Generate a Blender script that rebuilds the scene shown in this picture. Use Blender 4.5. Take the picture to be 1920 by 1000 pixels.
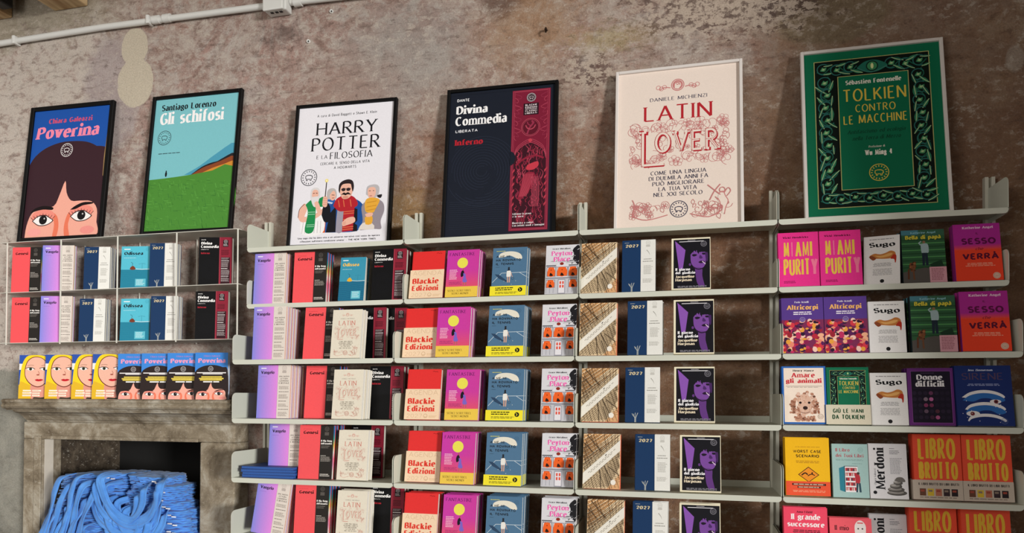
import bpy, bmesh, math, random
from mathutils import Vector, Matrix, noise

for _o in list(bpy.data.objects):
    bpy.data.objects.remove(_o, do_unlink=True)
scn = bpy.context.scene
COL = scn.collection
R = math.radians
random.seed(11)

# ------------------------------------------------------------------ camera
cam_d = bpy.data.cameras.new('camera')
cam = bpy.data.objects.new('camera', cam_d)
COL.objects.link(cam)
scn.camera = cam
cam_d.sensor_width = 36.0
cam_d.lens = 36.0 * 1323.365 / 1920.0
cam_d.shift_y = 220.0 / 1920.0          # the photograph is the upper part of a level, taller picture
cam_d.clip_start = 0.05
_yaw, _pit, _rol = R(-13.85307), R(0.91552), R(0.15357)
_f = Vector((math.sin(_yaw) * math.cos(_pit), math.cos(_yaw) * math.cos(_pit), math.sin(_pit)))
_r = Vector((math.cos(_yaw), -math.sin(_yaw), 0))
_u = _r.cross(_f)
_r2 = math.cos(_rol) * _r + math.sin(_rol) * _u
_u2 = -math.sin(_rol) * _r + math.cos(_rol) * _u
cam.matrix_world = Matrix(((_r2.x, _u2.x, -_f.x, 0.3657), (_r2.y, _u2.y, -_f.y, -2.6396),
                           (_r2.z, _u2.z, -_f.z, 1.5), (0, 0, 0, 1)))

# ------------------------------------------------------------------ light and exposure
scn.view_settings.view_transform = 'Standard'
scn.view_settings.look = 'None'
scn.view_settings.gamma = 1.0
scn.view_settings.use_curve_mapping = False
scn.view_settings.exposure = 0.0

world = bpy.data.worlds.new('room_ambient')
scn.world = world
world.use_nodes = True
world.node_tree.nodes['Background'].inputs[0].default_value = (1.0, 0.95, 0.88, 1)
world.node_tree.nodes['Background'].inputs[1].default_value = 0.56


def area(name, loc, target, sx, sy, power, col):
    d = bpy.data.lights.new(name, 'AREA')
    d.shape = 'RECTANGLE'
    d.size, d.size_y, d.energy, d.color = sx, sy, power, col
    o = bpy.data.objects.new(name, d)
    COL.objects.link(o)
    o.location = loc
    o.rotation_euler = (Vector(target) - Vector(loc)).to_track_quat('-Z', 'Z').to_euler()
    return o


# low daylight that comes through the opening of the room, far to the right of and behind the photographer
_sd = bpy.data.lights.new('daylight', 'SUN')
_sd.energy, _sd.angle, _sd.color = 3.05, R(8.5), (1.0, 0.985, 0.955)
_so = bpy.data.objects.new('daylight', _sd)
COL.objects.link(_so)
_so.location = (10, -9, 3)
_so.rotation_euler = Vector((-1.28, 1.0, -0.06)).to_track_quat('-Z', 'Z').to_euler()
# weak fill light added behind the camera to brighten the left side
area('added_fill_left', (-2.6, -5.2, 2.2), (-0.3, 0, 1.7), 2.0, 1.8, 60, (1.0, 0.97, 0.93))

# ------------------------------------------------------------------ helpers


def lin(c):
    if isinstance(c, str):
        c = tuple(int(c[i:i + 2], 16) / 255 for i in (0, 2, 4))
    return tuple(x / 12.92 if x <= 0.04045 else ((x + 0.055) / 1.055) ** 2.4 for x in c)


def link(o, parent=None):
    COL.objects.link(o)
    if parent is not None:
        o.parent = parent
    return o


def tag(o, label, cat, group=None):
    o['label'] = label
    o['category'] = cat
    if group:
        o['group'] = group
    return o


def empty(name, loc=(0, 0, 0), rot=(0, 0, 0)):
    o = bpy.data.objects.new(name, None)
    o.empty_display_size = 0.05
    o.location = loc
    o.rotation_euler = rot
    return link(o)


class MB:
    """collects shapes into one mesh"""

    def __init__(self):
        self.bm = bmesh.new()

    def box(self, a, b, bev=0.0, seg=2):
        r = bmesh.ops.create_cube(self.bm, size=1.0)
        vs = r['verts']
        s = [b[i] - a[i] for i in range(3)]
        c = [(b[i] + a[i]) / 2 for i in range(3)]
        for v in vs:
            v.co = Vector((v.co.x * s[0] + c[0], v.co.y * s[1] + c[1], v.co.z * s[2] + c[2]))
        if bev > 0:
            es = list({e for v in vs for e in v.link_edges})
            bmesh.ops.bevel(self.bm, geom=es, offset=bev, segments=seg, profile=0.5, affect='EDGES')
        return self

    def prism(self, pts, axis, a, b, bev=0.0):
        """extrude polygon pts (2D) along axis 'x','y','z' from a to b"""
        def mk(p, t):
            return {'x': (t, p[0], p[1]), 'y': (p[0], t, p[1]), 'z': (p[0], p[1], t)}[axis]
        va = [self.bm.verts.new(mk(p, a)) for p in pts]
        vb = [self.bm.verts.new(mk(p, b)) for p in pts]
        n = len(pts)
        fs = [self.bm.faces.new(va), self.bm.faces.new(vb[::-1])]
        for i in range(n):
            j = (i + 1) % n
            fs.append(self.bm.faces.new((va[j], va[i], vb[i], vb[j])))
        bmesh.ops.recalc_face_normals(self.bm, faces=fs)
        if bev > 0:
            es = list({e for f in fs[:2] for e in f.edges})
            bmesh.ops.bevel(self.bm, geom=es, offset=bev, segments=2, profile=0.5, affect='EDGES')
        return self

    def tube(self, pts, r, n=10, flat=1.0, cap=True):
        pts = [Vector(p) for p in pts]
        rings = []
        up = Vector((0, 0, 1))
        for i, p in enumerate(pts):
            t = (pts[min(i + 1, len(pts) - 1)] - pts[max(i - 1, 0)]).normalized()
            s = t.cross(up)
            if s.length < 1e-4:
                s = t.cross(Vector((0, 1, 0)))
            s.normalize()
            w = s.cross(t)
            rr = r[i] if isinstance(r, (list, tuple)) else r
            rings.append([self.bm.verts.new(p + s * math.cos(2 * math.pi * k / n) * rr + w * math.sin(2 * math.pi * k / n) * rr * flat) for k in range(n)])
        fs = []
        for a, b in zip(rings[:-1], rings[1:]):
            for k in range(n):
                fs.append(self.bm.faces.new((a[k], a[(k + 1) % n], b[(k + 1) % n], b[k])))
        if cap:
            fs.append(self.bm.faces.new(rings[0][::-1]))
            fs.append(self.bm.faces.new(rings[-1]))
        bmesh.ops.recalc_face_normals(self.bm, faces=fs)
        return self

    def build(self, name, mat, parent=None, smooth=None):
        me = bpy.data.meshes.new(name)
        self.bm.normal_update()
        self.bm.to_mesh(me)
        self.bm.free()
        me.materials.append(mat)
        o = bpy.data.objects.new(name, me)
        link(o, parent)
        if smooth is not None:
            me.polygons.foreach_set('use_smooth', [True] * len(me.polygons))
            try:
                me.set_sharp_from_angle(angle=R(smooth))
            except Exception:
                pass
        return o


# ------------------------------------------------------------------ materials
def mat_new(name):
    m = bpy.data.materials.new(name)
    m.use_nodes = True
    nt = m.node_tree
    return m, nt, nt.nodes['Principled BSDF']


def nd(nt, t, **kw):
    n = nt.nodes.new(t)
    for k, v in kw.items():
        setattr(n, k, v)
    return n


def noise_tex(nt, vec, scale, detail=4, rough=0.6, dist=0.0):
    n = nd(nt, 'ShaderNodeTexNoise')
    n.inputs['Scale'].default_value = scale
    n.inputs['Detail'].default_value = detail
    n.inputs['Roughness'].default_value = rough
    n.inputs['Distortion'].default_value = dist
    if vec is not None:
        nt.links.new(vec, n.inputs['Vector'])
    return n.outputs['Fac']


def ramp(nt, fac, stops):
    n = nd(nt, 'ShaderNodeValToRGB')
    el = n.color_ramp.elements
    while len(el) < len(stops):
        el.new(0.5)
    for e, (p, c) in zip(el, stops):
        e.position = p
        e.color = (*lin(c), 1) if isinstance(c, str) else (c, c, c, 1)
    nt.links.new(fac, n.inputs['Fac'])
    return n.outputs['Color']


def mix(nt, fac, a, b, mode='MIX'):
    n = nd(nt, 'ShaderNodeMix', data_type='RGBA', blend_type=mode)
    for sock, v in ((n.inputs['Factor'], fac), (n.inputs['A'], a), (n.inputs['B'], b)):
        if hasattr(v, 'is_linked'):
            nt.links.new(v, sock)
        elif isinstance(v, str):
            sock.default_value = (*lin(v), 1)
        else:
            sock.default_value = v
    return n.outputs['Result']


def math_n(nt, op, a, b=None, clamp=False):
    n = nd(nt, 'ShaderNodeMath', operation=op)
    n.use_clamp = clamp
    for i, v in enumerate((a, b)):
        if v is None:
            continue
        if hasattr(v, 'is_linked'):
            nt.links.new(v, n.inputs[i])
        else:
            n.inputs[i].default_value = v
    return n.outputs[0]


def bump(nt, bsdf, h, strength=0.3, dist=0.01):
    b = nd(nt, 'ShaderNodeBump')
    b.inputs['Strength'].default_value = strength
    b.inputs['Distance'].default_value = dist
    nt.links.new(h, b.inputs['Height'])
    nt.links.new(b.outputs['Normal'], bsdf.inputs['Normal'])


def scaled(nt, src, s):
    m = nd(nt, 'ShaderNodeMapping')
    m.inputs['Scale'].default_value = s
    nt.links.new(src, m.inputs['Vector'])
    return m.outputs['Vector']


def simple_mat(name, col, rough=0.5, var=0.06, scale=30, metal=0.0, bumpy=0.0):
    m, nt, b = mat_new(name)
    co = nd(nt, 'ShaderNodeTexCoord').outputs['Object']
    f = noise_tex(nt, co, scale, 3)
    c = lin(col)
    lo = tuple(x * (1 - var) for x in c)
    hi = tuple(min(1, x * (1 + var)) for x in c)
    mx = mix(nt, f, (*lo, 1), (*hi, 1))
    nt.links.new(mx, b.inputs['Base Color'])
    b.inputs['Roughness'].default_value = rough
    b.inputs['Metallic'].default_value = metal
    if bumpy:
        bump(nt, b, f, bumpy, 0.004)
    return m


def print_mat(name, rough):
    m, nt, b = mat_new(name)
    at = nd(nt, 'ShaderNodeAttribute', attribute_name='Col')
    co = nd(nt, 'ShaderNodeTexCoord').outputs['Object']
    f = noise_tex(nt, co, 220, 2)
    v = ramp(nt, f, [(0.3, 0.95), (0.7, 1.0)])
    nt.links.new(mix(nt, 1.0, at.outputs['Color'], v, 'MULTIPLY'), b.inputs['Base Color'])
    b.inputs['Roughness'].default_value = rough
    b.inputs['Specular IOR Level'].default_value = 0.16
    return m


M_PRINT = print_mat('printed_paper', 0.55)
M_GREY = simple_mat('grey_green_enamel', 'c9cbbd', 0.42, 0.02, 12)
M_WIRE = simple_mat('cream_enamel', 'cfcdc2', 0.45, 0.02, 12)
M_TRACK = simple_mat('aluminium_track_enamel', 'c3c1b2', 0.45, 0.02, 12)
M_BLACKF = simple_mat('black_frame_wood', '070708', 0.55, 0.15, 60)
M_BLACKF.node_tree.nodes['Principled BSDF'].inputs['Specular IOR Level'].default_value = .2
M_WHITEF = simple_mat('white_frame_wood', 'd9d2cd', 0.45, 0.04, 60)
M_BACK = simple_mat('backing_board', '6d5a45', 0.8, 0.1, 40)
M_PIPE = simple_mat('white_conduit_plastic', 'd8d8d4', 0.4, 0.03, 20)
M_BLACK = simple_mat('black_metal', '0c0c0d', 0.5, 0.1, 30)

# ------------------------------------------------------------------ drawn lettering (pen-stroke skeletons)
def _l(*p):
    return ('l', [(p[i], p[i + 1]) for i in range(0, len(p), 2)])


def _a(cx, cy, rx, ry, a0, a1):
    n = max(4, int(abs(a1 - a0) / 20))
    return ('l', [(cx + rx * math.cos(R(a0 + (a1 - a0) * i / n)), cy + ry * math.sin(R(a0 + (a1 - a0) * i / n))) for i in range(n + 1)])


def _s(*p):
    return ('s', p)


def _d(x, y):
    return ('d', (x, y))


O_ = lambda w, h=1.0: _a(w / 2, h / 2, w / 2, h / 2, 90, 450)
SK = {
    'A': (.62, [_l(0, 0, .31, 1), _l(.31, 1, .62, 0), _l(.1, .33, .52, .33), _s(0, 0, .62, 0)]),
    'B': (.44, [_l(0, 0, 0, 1), _l(0, 1, .2, 1), _a(.19, .765, .2, .235, 90, -90), _l(0, .53, .22, .53), _a(.21, .265, .24, .265, 90, -90), _l(0, 0, .22, 0)]),
    'C': (.52, [_a(.3, .5, .3, .5, 52, 308)]),
    'D': (.54, [_l(0, 0, 0, 1), _l(0, 1, .2, 1), _a(.2, .5, .35, .5, 90, -90), _l(0, 0, .2, 0)]),
    'E': (.42, [_l(0, 0, 0, 1), _l(0, 1, .4, 1), _l(0, .52, .33, .52), _l(0, 0, .42, 0)]),
    'F': (.4, [_l(0, 0, 0, 1), _l(0, 1, .4, 1), _l(0, .52, .32, .52), _s(0, 0)]),
    'G': (.56, [_a(.3, .5, .3, .5, 52, 330), _l(.56, .42, .56, .1), _l(.36, .44, .58, .44)]),
    'H': (.56, [_l(0, 0, 0, 1), _l(.56, 0, .56, 1), _l(0, .52, .56, .52), _s(0, 0, 0, 1, .56, 0, .56, 1)]),
    'I': (.02, [_l(0, 0, 0, 1), _s(0, 0, 0, 1)]),
    'J': (.28, [_l(.26, 1, .26, .25), _a(.08, .25, .18, .25, 0, -140), _s(.26, 1)]),
    'K': (.54, [_l(0, 0, 0, 1), _l(0, .4, .5, 1), _l(.18, .56, .54, 0), _s(0, 0, 0, 1, .5, 1, .54, 0)]),
    'L': (.42, [_l(0, 0, 0, 1), _l(0, 0, .42, 0), _s(0, 1)]),
    'M': (.76, [_l(0, 0, .06, 1), _l(.06, 1, .38, .08), _l(.38, .08, .7, 1), _l(.7, 1, .76, 0), _s(0, 0, .76, 0)]),
    'N': (.58, [_l(0, 0, 0, 1), _l(0, 1, .58, 0), _l(.58, 0, .58, 1), _s(0, 0, .58, 1)]),
    'O': (.64, [O_(.64)]),
    'P': (.44, [_l(0, 0, 0, 1), _l(0, 1, .2, 1), _a(.2, .74, .24, .26, 90, -90), _l(0, .48, .2, .48), _s(0, 0)]),
    'Q': (.64, [O_(.64), _l(.36, .16, .66, -.16)]),
    'R': (.5, [_l(0, 0, 0, 1), _l(0, 1, .2, 1), _a(.2, .75, .23, .25, 90, -90), _l(0, .5, .2, .5), _l(.18, .5, .5, 0), _s(0, 0, .5, 0)]),
    'S': (.42, [_a(.21, .755, .2, .245, 30, 270), _a(.21, .255, .22, .255, 90, -150)]),
    'T': (.54, [_l(.27, 0, .27, 1), _l(0, 1, .54, 1), _s(.27, 0)]),
    'U': (.54, [_l(0, 1, 0, .3), _a(.27, .3, .27, .3, 180, 360), _l(.54, .3, .54, 1), _s(0, 1, .54, 1)]),
    'V': (.6, [_l(0, 1, .3, 0), _l(.3, 0, .6, 1), _s(0, 1, .6, 1)]),
    'W': (.9, [_l(0, 1, .23, 0), _l(.23, 0, .45, 1), _l(.45, 1, .68, 0), _l(.68, 0, .9, 1), _s(0, 1, .9, 1)]),
    'X': (.56, [_l(0, 1, .56, 0), _l(0, 0, .56, 1), _s(0, 0, 0, 1, .56, 0, .56, 1)]),
    'Y': (.56, [_l(0, 1, .28, .46), _l(.28, .46, .56, 1), _l(.28, .48, .28, 0), _s(0, 1, .56, 1, .28, 0)]),
    'Z': (.48, [_l(0, 1, .48, 1), _l(.48, 1, 0, 0), _l(0, 0, .48, 0)]),
    'a': (.36, [_l(.34, 0, .34, .46), _a(.18, .46, .16, .21, 0, 150), _a(.17, .19, .17, .19, 20, 380)]),
    'b': (.4, [_l(0, 0, 0, 1.04), _a(.2, .33, .2, .33, 150, -150), _s(0, 1.04)]),
    'c': (.34, [_a(.2, .33, .2, .33, 45, 315)]),
    'd': (.4, [_l(.4, 0, .4, 1.04), _a(.2, .33, .2, .33, 30, 330), _s(.4, 1.04)]),
    'e': (.38, [_a(.2, .33, .2, .33, 0, 315), _l(0, .36, .4, .36)]),
    'f': (.26, [_l(.1, 0, .1, .8), _a(.25, .8, .15, .24, 180, 60), _l(-.05, .64, .26, .64), _s(.1, 0)]),
    'g': (.4, [_a(.18, .42, .18, .23, 90, 450), _a(.2, -.07, .21, .17, 90, 450), _l(.3, .6, .42, .66)]),
    'h': (.4, [_l(0, 0, 0, 1.04), _a(.2, .42, .2, .24, 180, 0), _l(.4, .42, .4, 0), _s(0, 0, .4, 0, 0, 1.04)]),
    'i': (.02, [_l(0, 0, 0, .66), _d(0, .92), _s(0, 0)]),
    'j': (.02, [_l(0, .66, 0, -.12), _a(-.12, -.12, .12, .16, 0, -110), _d(0, .92)]),
    'k': (.4, [_l(0, 0, 0, 1.04), _l(0, .26, .34, .66), _l(.12, .38, .4, 0), _s(0, 0, .4, 0)]),
    'l': (.02, [_l(0, 0, 0, 1.04), _s(0, 0, 0, 1.04)]),
    'm': (.72, [_l(0, 0, 0, .66), _a(.18, .42, .18, .24, 180, 0), _l(.36, .42, .36, 0), _a(.54, .42, .18, .24, 180, 0), _l(.72, .42, .72, 0), _s(0, 0, .36, 0, .72, 0)]),
    'n': (.4, [_l(0, 0, 0, .66), _a(.2, .42, .2, .24, 180, 0), _l(.4, .42, .4, 0), _s(0, 0, .4, 0)]),
    'o': (.42, [O_(.42, .66)]),
    'p': (.4, [_l(0, -.28, 0, .66), _a(.2, .33, .2, .33, 150, -150), _s(0, -.28)]),
    'q': (.4, [_l(.4, -.28, .4, .66), _a(.2, .33, .2, .33, 30, 330), _s(.4, -.28)]),
    'r': (.27, [_l(0, 0, 0, .66), _a(.19, .42, .19, .24, 180, 60), _s(0, 0)]),
    's': (.3, [_a(.15, .5, .14, .165, 30, 270), _a(.15, .17, .16, .17, 90, -150)]),
    't': (.26, [_l(.08, .12, .08, .88), _a(.2, .13, .12, .13, 180, 310), _l(-.07, .64, .25, .64)]),
    'u': (.4, [_l(0, .66, 0, .24), _a(.2, .24, .2, .24, 180, 360), _l(.4, .66, .4, 0)]),
    'v': (.4, [_l(0, .66, .2, 0), _l(.2, 0, .4, .66), _s(0, .66, .4, .66)]),
    'w': (.62, [_l(0, .66, .16, 0), _l(.16, 0, .31, .62), _l(.31, .62, .46, 0), _l(.46, 0, .62, .66)]),
    'x': (.38, [_l(0, .66, .38, 0), _l(0, 0, .38, .66)]),
    'y': (.4, [_l(0, .66, .2, 0), _l(.4, .66, .1, -.28), _s(0, .66, .4, .66)]),
    'z': (.34, [_l(0, .64, .34, .64), _l(.34, .64, 0, .02), _l(0, .02, .34, .02)]),
    '0': (.46, [O_(.46)]),
    '2': (.44, [_a(.22, .74, .2, .26, 165, -30), _l(.39, .61, 0, .02), _l(0, .02, .44, .02)]),
    '4': (.46, [_l(.34, 0, .34, 1), _l(.34, 1, 0, .3), _l(0, .3, .46, .3)]),
    '7': (.44, [_l(0, 1, .44, 1), _l(.44, 1, .14, 0)]),
    '1': (.14, [_l(.14, 0, .14, 1), _l(0, .84, .14, 1)]),
    '.': (.02, [_d(0, .06)]), ',': (.02, [_l(.02, .08, -.02, -.12)]), ':': (.02, [_d(0, .1), _d(0, .5)]),
    '!': (.02, [_l(0, .3, 0, 1), _d(0, .06)]), "'": (.02, [_l(0, .75, 0, 1)]), '-': (.22, [_l(0, .36, .22, .36)]),
    ' ': (.24, []), '&': (.4, [O_(.4)]),
}
for _c, _b in (('À', 'A'), ('Ò', 'O'), ('Ù', 'U')):
    SK[_c] = (SK[_b][0], SK[_b][1] + [_l(.18, 1.3, .36, 1.12)])
for _c, _b in (('à', 'a'), ('ù', 'u'), ('ò', 'o'), ('è', 'e')):
    SK[_c] = (SK[_b][0], SK[_b][1] + [_l(.1, .98, .26, .8)])
SK['é'] = (SK['e'][0], SK['e'][1] + [_l(.14, .8, .3, .98)])

FONT = {  # stem, hairline, nib angle, serif, spacing
    'fat': (.238, .06, 14, 1, .03), 'fatl': (.175, .05, 14, 1, .06), 'roman': (.125, .038, 18, 1, .11),
    'sans': (.135, .12, 0, 0, .13), 'bold': (.19, .16, 0, 0, .09), 'heavy': (.22, .17, 0, 0, .06),
    'thin': (.045, .045, 0, 0, .17), 'deco': (.12, .085, 0, 0, .13),
}


def ribbon(pts, wf):
    """offset polyline (list of 2D pts) by direction-dependent width -> list of quads"""
    n = len(pts)
    closed = n > 3 and abs(pts[0][0] - pts[-1][0]) + abs(pts[0][1] - pts[-1][1]) < 1e-7
    L, Q = [], []
    for i in range(n):
        if closed:
            a = pts[i - 1] if i > 0 else pts[-2]
            b = pts[i + 1] if i < n - 1 else pts[1]
        else:
            a = pts[max(0, i - 1)]
            b = pts[min(n - 1, i + 1)]
        dx, dy = b[0] - a[0], b[1] - a[1]
        d = math.hypot(dx, dy) or 1e-9
        dx, dy = dx / d, dy / d
        w = wf(dx, dy) / 2 if callable(wf) else (wf[i] / 2 if isinstance(wf, list) else wf / 2)
        L.append((pts[i][0] - dy * w, pts[i][1] + dx * w))
        Q.append((pts[i][0] + dy * w, pts[i][1] - dx * w))
    return [(L[i], Q[i], Q[i + 1], L[i + 1]) for i in range(n - 1)]


def smooth(pts, k=4):
    out = []
    n = len(pts)
    for i in range(n - 1):
        p0, p1, p2, p3 = pts[max(0, i - 1)], pts[i], pts[i + 1], pts[min(n - 1, i + 2)]
        for j in range(k):
            t = j / k
            out.append(tuple(0.5 * (2 * p1[d] + (p2[d] - p0[d]) * t + (2 * p0[d] - 5 * p1[d] + 4 * p2[d] - p3[d]) * t * t + (3 * p1[d] - p0[d] - 3 * p2[d] + p3[d]) * t ** 3) for d in (0, 1)))
    out.append(pts[-1])
    return out


class Art:
    """flat printed artwork, coordinates 0..1 from the top left, built in metres"""

    def __init__(self, w, h, col=None):
        self.w, self.h, self.F, self.k = w, h, [], 0
        if col:
            self.rect(0, 0, 1, 1, col)

    def P(self, p):
        return (p[0] * self.w, (1 - p[1]) * self.h)

    def raw(self, pts, cols, dk=0.0):
        ar = sum(pts[i][0] * pts[(i + 1) % len(pts)][1] - pts[(i + 1) % len(pts)][0] * pts[i][1] for i in range(len(pts)))
        if abs(ar) < 1e-12:
            return
        if ar < 0:
            pts, cols = pts[::-1], cols[::-1]
        self.F.append((pts, cols, self.k + dk))

    def nxt(self):
        self.k += 1

    def rect(self, x0, y0, x1, y1, c, c2=None, d='h'):
        p = [self.P(q) for q in ((x0, y0), (x1, y0), (x1, y1), (x0, y1))]
        a = lin(c)
        b = lin(c2) if c2 else a
        self.raw(p, [a, b, b, a] if d == 'h' else [a, a, b, b])
        self.nxt()

    def poly(self, pts, c):
        self.raw([self.P(q) for q in pts], [lin(c)] * len(pts))
        self.nxt()

    def spoly(self, pts, c, k=4):
        q = smooth(list(pts) + [pts[0]], k)[:-1]
        self.poly(q, c)

    def ell(self, cx, cy, rx, ry, c, n=22, rot=0, a0=0, a1=360):
        m = []
        for i in range(n):
            t = R(a0 + (a1 - a0) * i / (n if a1 - a0 == 360 else n - 1))
            ex, ey = rx * self.w * math.cos(t), ry * self.h * math.sin(t)
            m.append((cx * self.w + ex * math.cos(rot) - ey * math.sin(rot), (1 - cy) * self.h + ex * math.sin(rot) + ey * math.cos(rot)))
        self.raw(m, [lin(c)] * n)
        self.nxt()

    def circ(self, cx, cy, r, c, n=24):
        self.ell(cx, cy, r, r * self.w / self.h, c, n)

    def line(self, pts, w, c):
        ww = [x * self.w for x in w] if isinstance(w, list) else w * self.w
        for i, q in enumerate(ribbon([self.P(p) for p in pts], ww)):
            self.raw(list(q), [lin(c)] * 4, 0.1 * (i % 2))
        self.nxt()

    def curve(self, pts, w, c, k=4):
        q = smooth(pts, k)
        if isinstance(w, tuple):
            w = [w[0] + (w[1] - w[0]) * i / (len(q) - 1) for i in range(len(q))]
        self.line(q, w, c)

    def ring(self, cx, cy, r, w, c, n=28, a0=0, a1=360):
        a = self.w / self.h
        self.line([(cx + r * math.cos(R(a0 + (a1 - a0) * i / n)), cy + r * a * math.sin(R(a0 + (a1 - a0) * i / n))) for i in range(n + 1)], w, c)

    def frame(self, x0, y0, x1, y1, w, c):
        a = self.w / self.h
        self.rect(x0, y0, x1, y0 + w * a, c)
        self.rect(x0, y1 - w * a, x1, y1, c)
        self.rect(x0, y0, x0 + w, y1, c)
        self.rect(x1 - w, y0, x1, y1, c)

    def bars(self, x0, y0, x1, y1, n, c, al='l', jag=.25, rnd=None):
        rnd = rnd or random
        st = (y1 - y0) / n
        k0 = self.k
        for i in range(n):
            s = (x1 - x0) * jag * rnd.random()
            a, b = (x0, x1 - s) if al == 'l' else (x0 + s / 2, x1 - s / 2)
            x = a
            while x < b - 1e-4:                    # word-length dashes
                e = min(b, x + (x1 - x0) * (0.06 + 0.16 * rnd.random()))
                self.rect(x, y0 + i * st, e, y0 + i * st + st * .52, c)
                self.k = k0
                x = e + (x1 - x0) * .025
        self.k = k0 + 1

    def text(self, s, x0, y0, x1, y1, c, font='fat', slant=0.0, ow=0.0):
        T, t, ang, ser, sp = FONT[font]
        H = (y1 - y0) * self.h
        W = (x1 - x0) * self.w
        T, t = T * H, t * H
        if ow:
            T, t = ow * H, ow * H
        sk = [SK.get(ch, SK['-']) for ch in s]
        n = len(s)
        tot = sum(k[0] for k in sk) + sp * (n - 1)
        nat = (W - T * 1.05 * n) / tot / H          # stretch of the letters against their natural width
        if not ow and nat > 1:
            q = min(1.8, nat ** .8)
            T *= q
            t *= min(1.3, q)
        fx = T * 1.05 * n
        lim = .42 if font == 'heavy' else .64
        if fx > W * lim:
            q = W * lim / fx
            T *= q
            t *= max(q, .6)
            fx = T * 1.05 * n
        sx = (W - fx) / tot
        ph = R(ang)

        def wf(dx, dy):
            return t + (T - t) * abs(math.sin(math.atan2(dy, dx) - ph))
        bx, by = x0 * self.w, (1 - y1) * self.h
        col = lin(c)
        pen = 0.0
        j = 0
        for ch, (wd, st) in zip(s, sk):
            ox = bx + pen + T * .52

            tall = ch.islower() and ser and font != 'roman'
            gw = {'M': .66 if font != 'heavy' else .52, 'W': .66, 'm': .82, 'w': .75, 'N': .84, 'A': .9, 'R': .92}.get(ch, 1.0) if font in ('heavy', 'fat', 'bold') else 1.0

            def wg(dx, dy, gw=gw):
                return wf(dx, dy) * gw

            def tr(p):
                py = p[1]
                if tall:                                # large x-height of the fat lettering
                    py = py * 1.08 if py < .69 else .745 + (py - .69) * .84
                yy = py * (H - t) + t / 2
                return (ox + p[0] * sx + yy * slant, by + yy)
            for kind, g in st:
                j += 1
                if kind == 'l':
                    for q in ribbon([tr(p) for p in g], wg):
                        self.raw(list(q), [col] * 4, .03 * (j % 12))
                elif kind == 'd':
                    r = max(T * .52, H * .045)
                    cx, cy = tr((g[0], 1.0 if g[1] > .9 else g[1]))
                    self.raw([(cx + r * math.cos(i * math.pi / 4), cy + r * math.sin(i * math.pi / 4)) for i in range(8)], [col] * 8, .03 * (j % 12))
                elif ser:
                    for i in range(0, len(g), 2):
                        cx, cy = tr((g[i], g[i + 1]))
                        hw, hh = T * .5 + max(H * .055, T * .22), max(t * .5, H * .018)
                        self.raw([(cx - hw, cy - hh), (cx + hw, cy - hh), (cx + hw, cy + hh), (cx - hw, cy + hh)], [col] * 4, .03 * (j % 12))
            pen += T * 1.05 + (wd + sp) * sx
        self.nxt()

    def stamp(self, cx, cy, r, c, solid=None):
        """round publisher's emblem: two rings of small marks around a sheep"""
        a = self.w / self.h
        if solid:
            self.circ(cx, cy, r, solid)
        self.ring(cx, cy, r, r * .09, c)
        k0 = self.k
        for i in range(16):
            self.k = k0
            t = 2 * math.pi * i / 16
            co, si = math.cos(t), math.sin(t)
            self.line([(cx + r * .68 * co, cy + r * .68 * si * a), (cx + r * .86 * co, cy + r * .86 * si * a)], r * .1, c)
        pts = [(-.4, -.22), (-.12, -.3), (.2, -.28), (.42, -.16), (.44, .1), (.3, .16), (.28, .38), (.16, .38), (.14, .2), (-.16, .2), (-.2, .38), (-.3, .38), (-.32, .14), (-.44, .06)]
        self.line([(cx + x * r, cy + y * r * a) for x, y in pts + pts[:1]], r * .1, c)

    def add(self, other, x0, y0):
        """paste another Art with its top-left at fraction x0,y0 of this one"""
        dx, dy = x0 * self.w, (1 - y0) * self.h - other.h
        for pts, cols, k in other.F:
            self.F.append(([(p[0] + dx, p[1] + dy) for p in pts], cols, self.k + k))
        self.k += other.k + 1


LAYER = 1.1e-5


class Coloured:
    """mesh with a pigment colour per corner"""

    def __init__(self):
        self.v, self.f, self.c = [], [], []

    def face(self, pts, col):
        i = len(self.v)
        self.v += pts
        self.f.append(tuple(range(i, i + len(pts))))
        self.c += [col] * len(pts) if not isinstance(col, list) else col

    def box(self, a, b, col, side=None, front=None):
        """side: dict face -> colour; faces l r t b f k"""
        side = side or {}
        (x0, y0, z0), (x1, y1, z1) = a, b
        P = lambda x, y, z: (x, y, z)
        g = lambda k: side.get(k, col)
        self.face([P(x0, y0, z0), P(x1, y0, z0), P(x1, y0, z1), P(x0, y0, z1)], g('f'))
        self.face([P(x1, y1, z0), P(x0, y1, z0), P(x0, y1, z1), P(x1, y1, z1)], g('k'))
        self.face([P(x0, y1, z0), P(x0, y0, z0), P(x0, y0, z1), P(x0, y1, z1)], g('l'))
        self.face([P(x1, y0, z0), P(x1, y1, z0), P(x1, y1, z1), P(x1, y0, z1)], g('r'))
        self.face([P(x0, y0, z1), P(x1, y0, z1), P(x1, y1, z1), P(x0, y1, z1)], g('t'))
        self.face([P(x0, y1, z0), P(x1, y1, z0), P(x1, y0, z0), P(x0, y0, z0)], g('b'))

    def art(self, art, x, y, z):
        for pts, cols, k in art.F:
            yy = y - (k + 1) * LAYER
            i = len(self.v)
            self.v += [(p[0] + x, yy, p[1] + z) for p in pts]
            self.f.append(tuple(range(i, i + len(pts))))
            self.c += cols

    def mesh(self, name, mat=None):
        me = bpy.data.meshes.new(name)
        me.from_pydata(self.v, [], self.f)
        ca = me.color_attributes.new('Col', 'FLOAT_COLOR', 'CORNER')
        flat = []
        for c in self.c:
            flat += [c[0], c[1], c[2], 1.0]
        ca.data.foreach_set('color', flat)
        me.materials.append(mat or M_PRINT)
        return me

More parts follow.
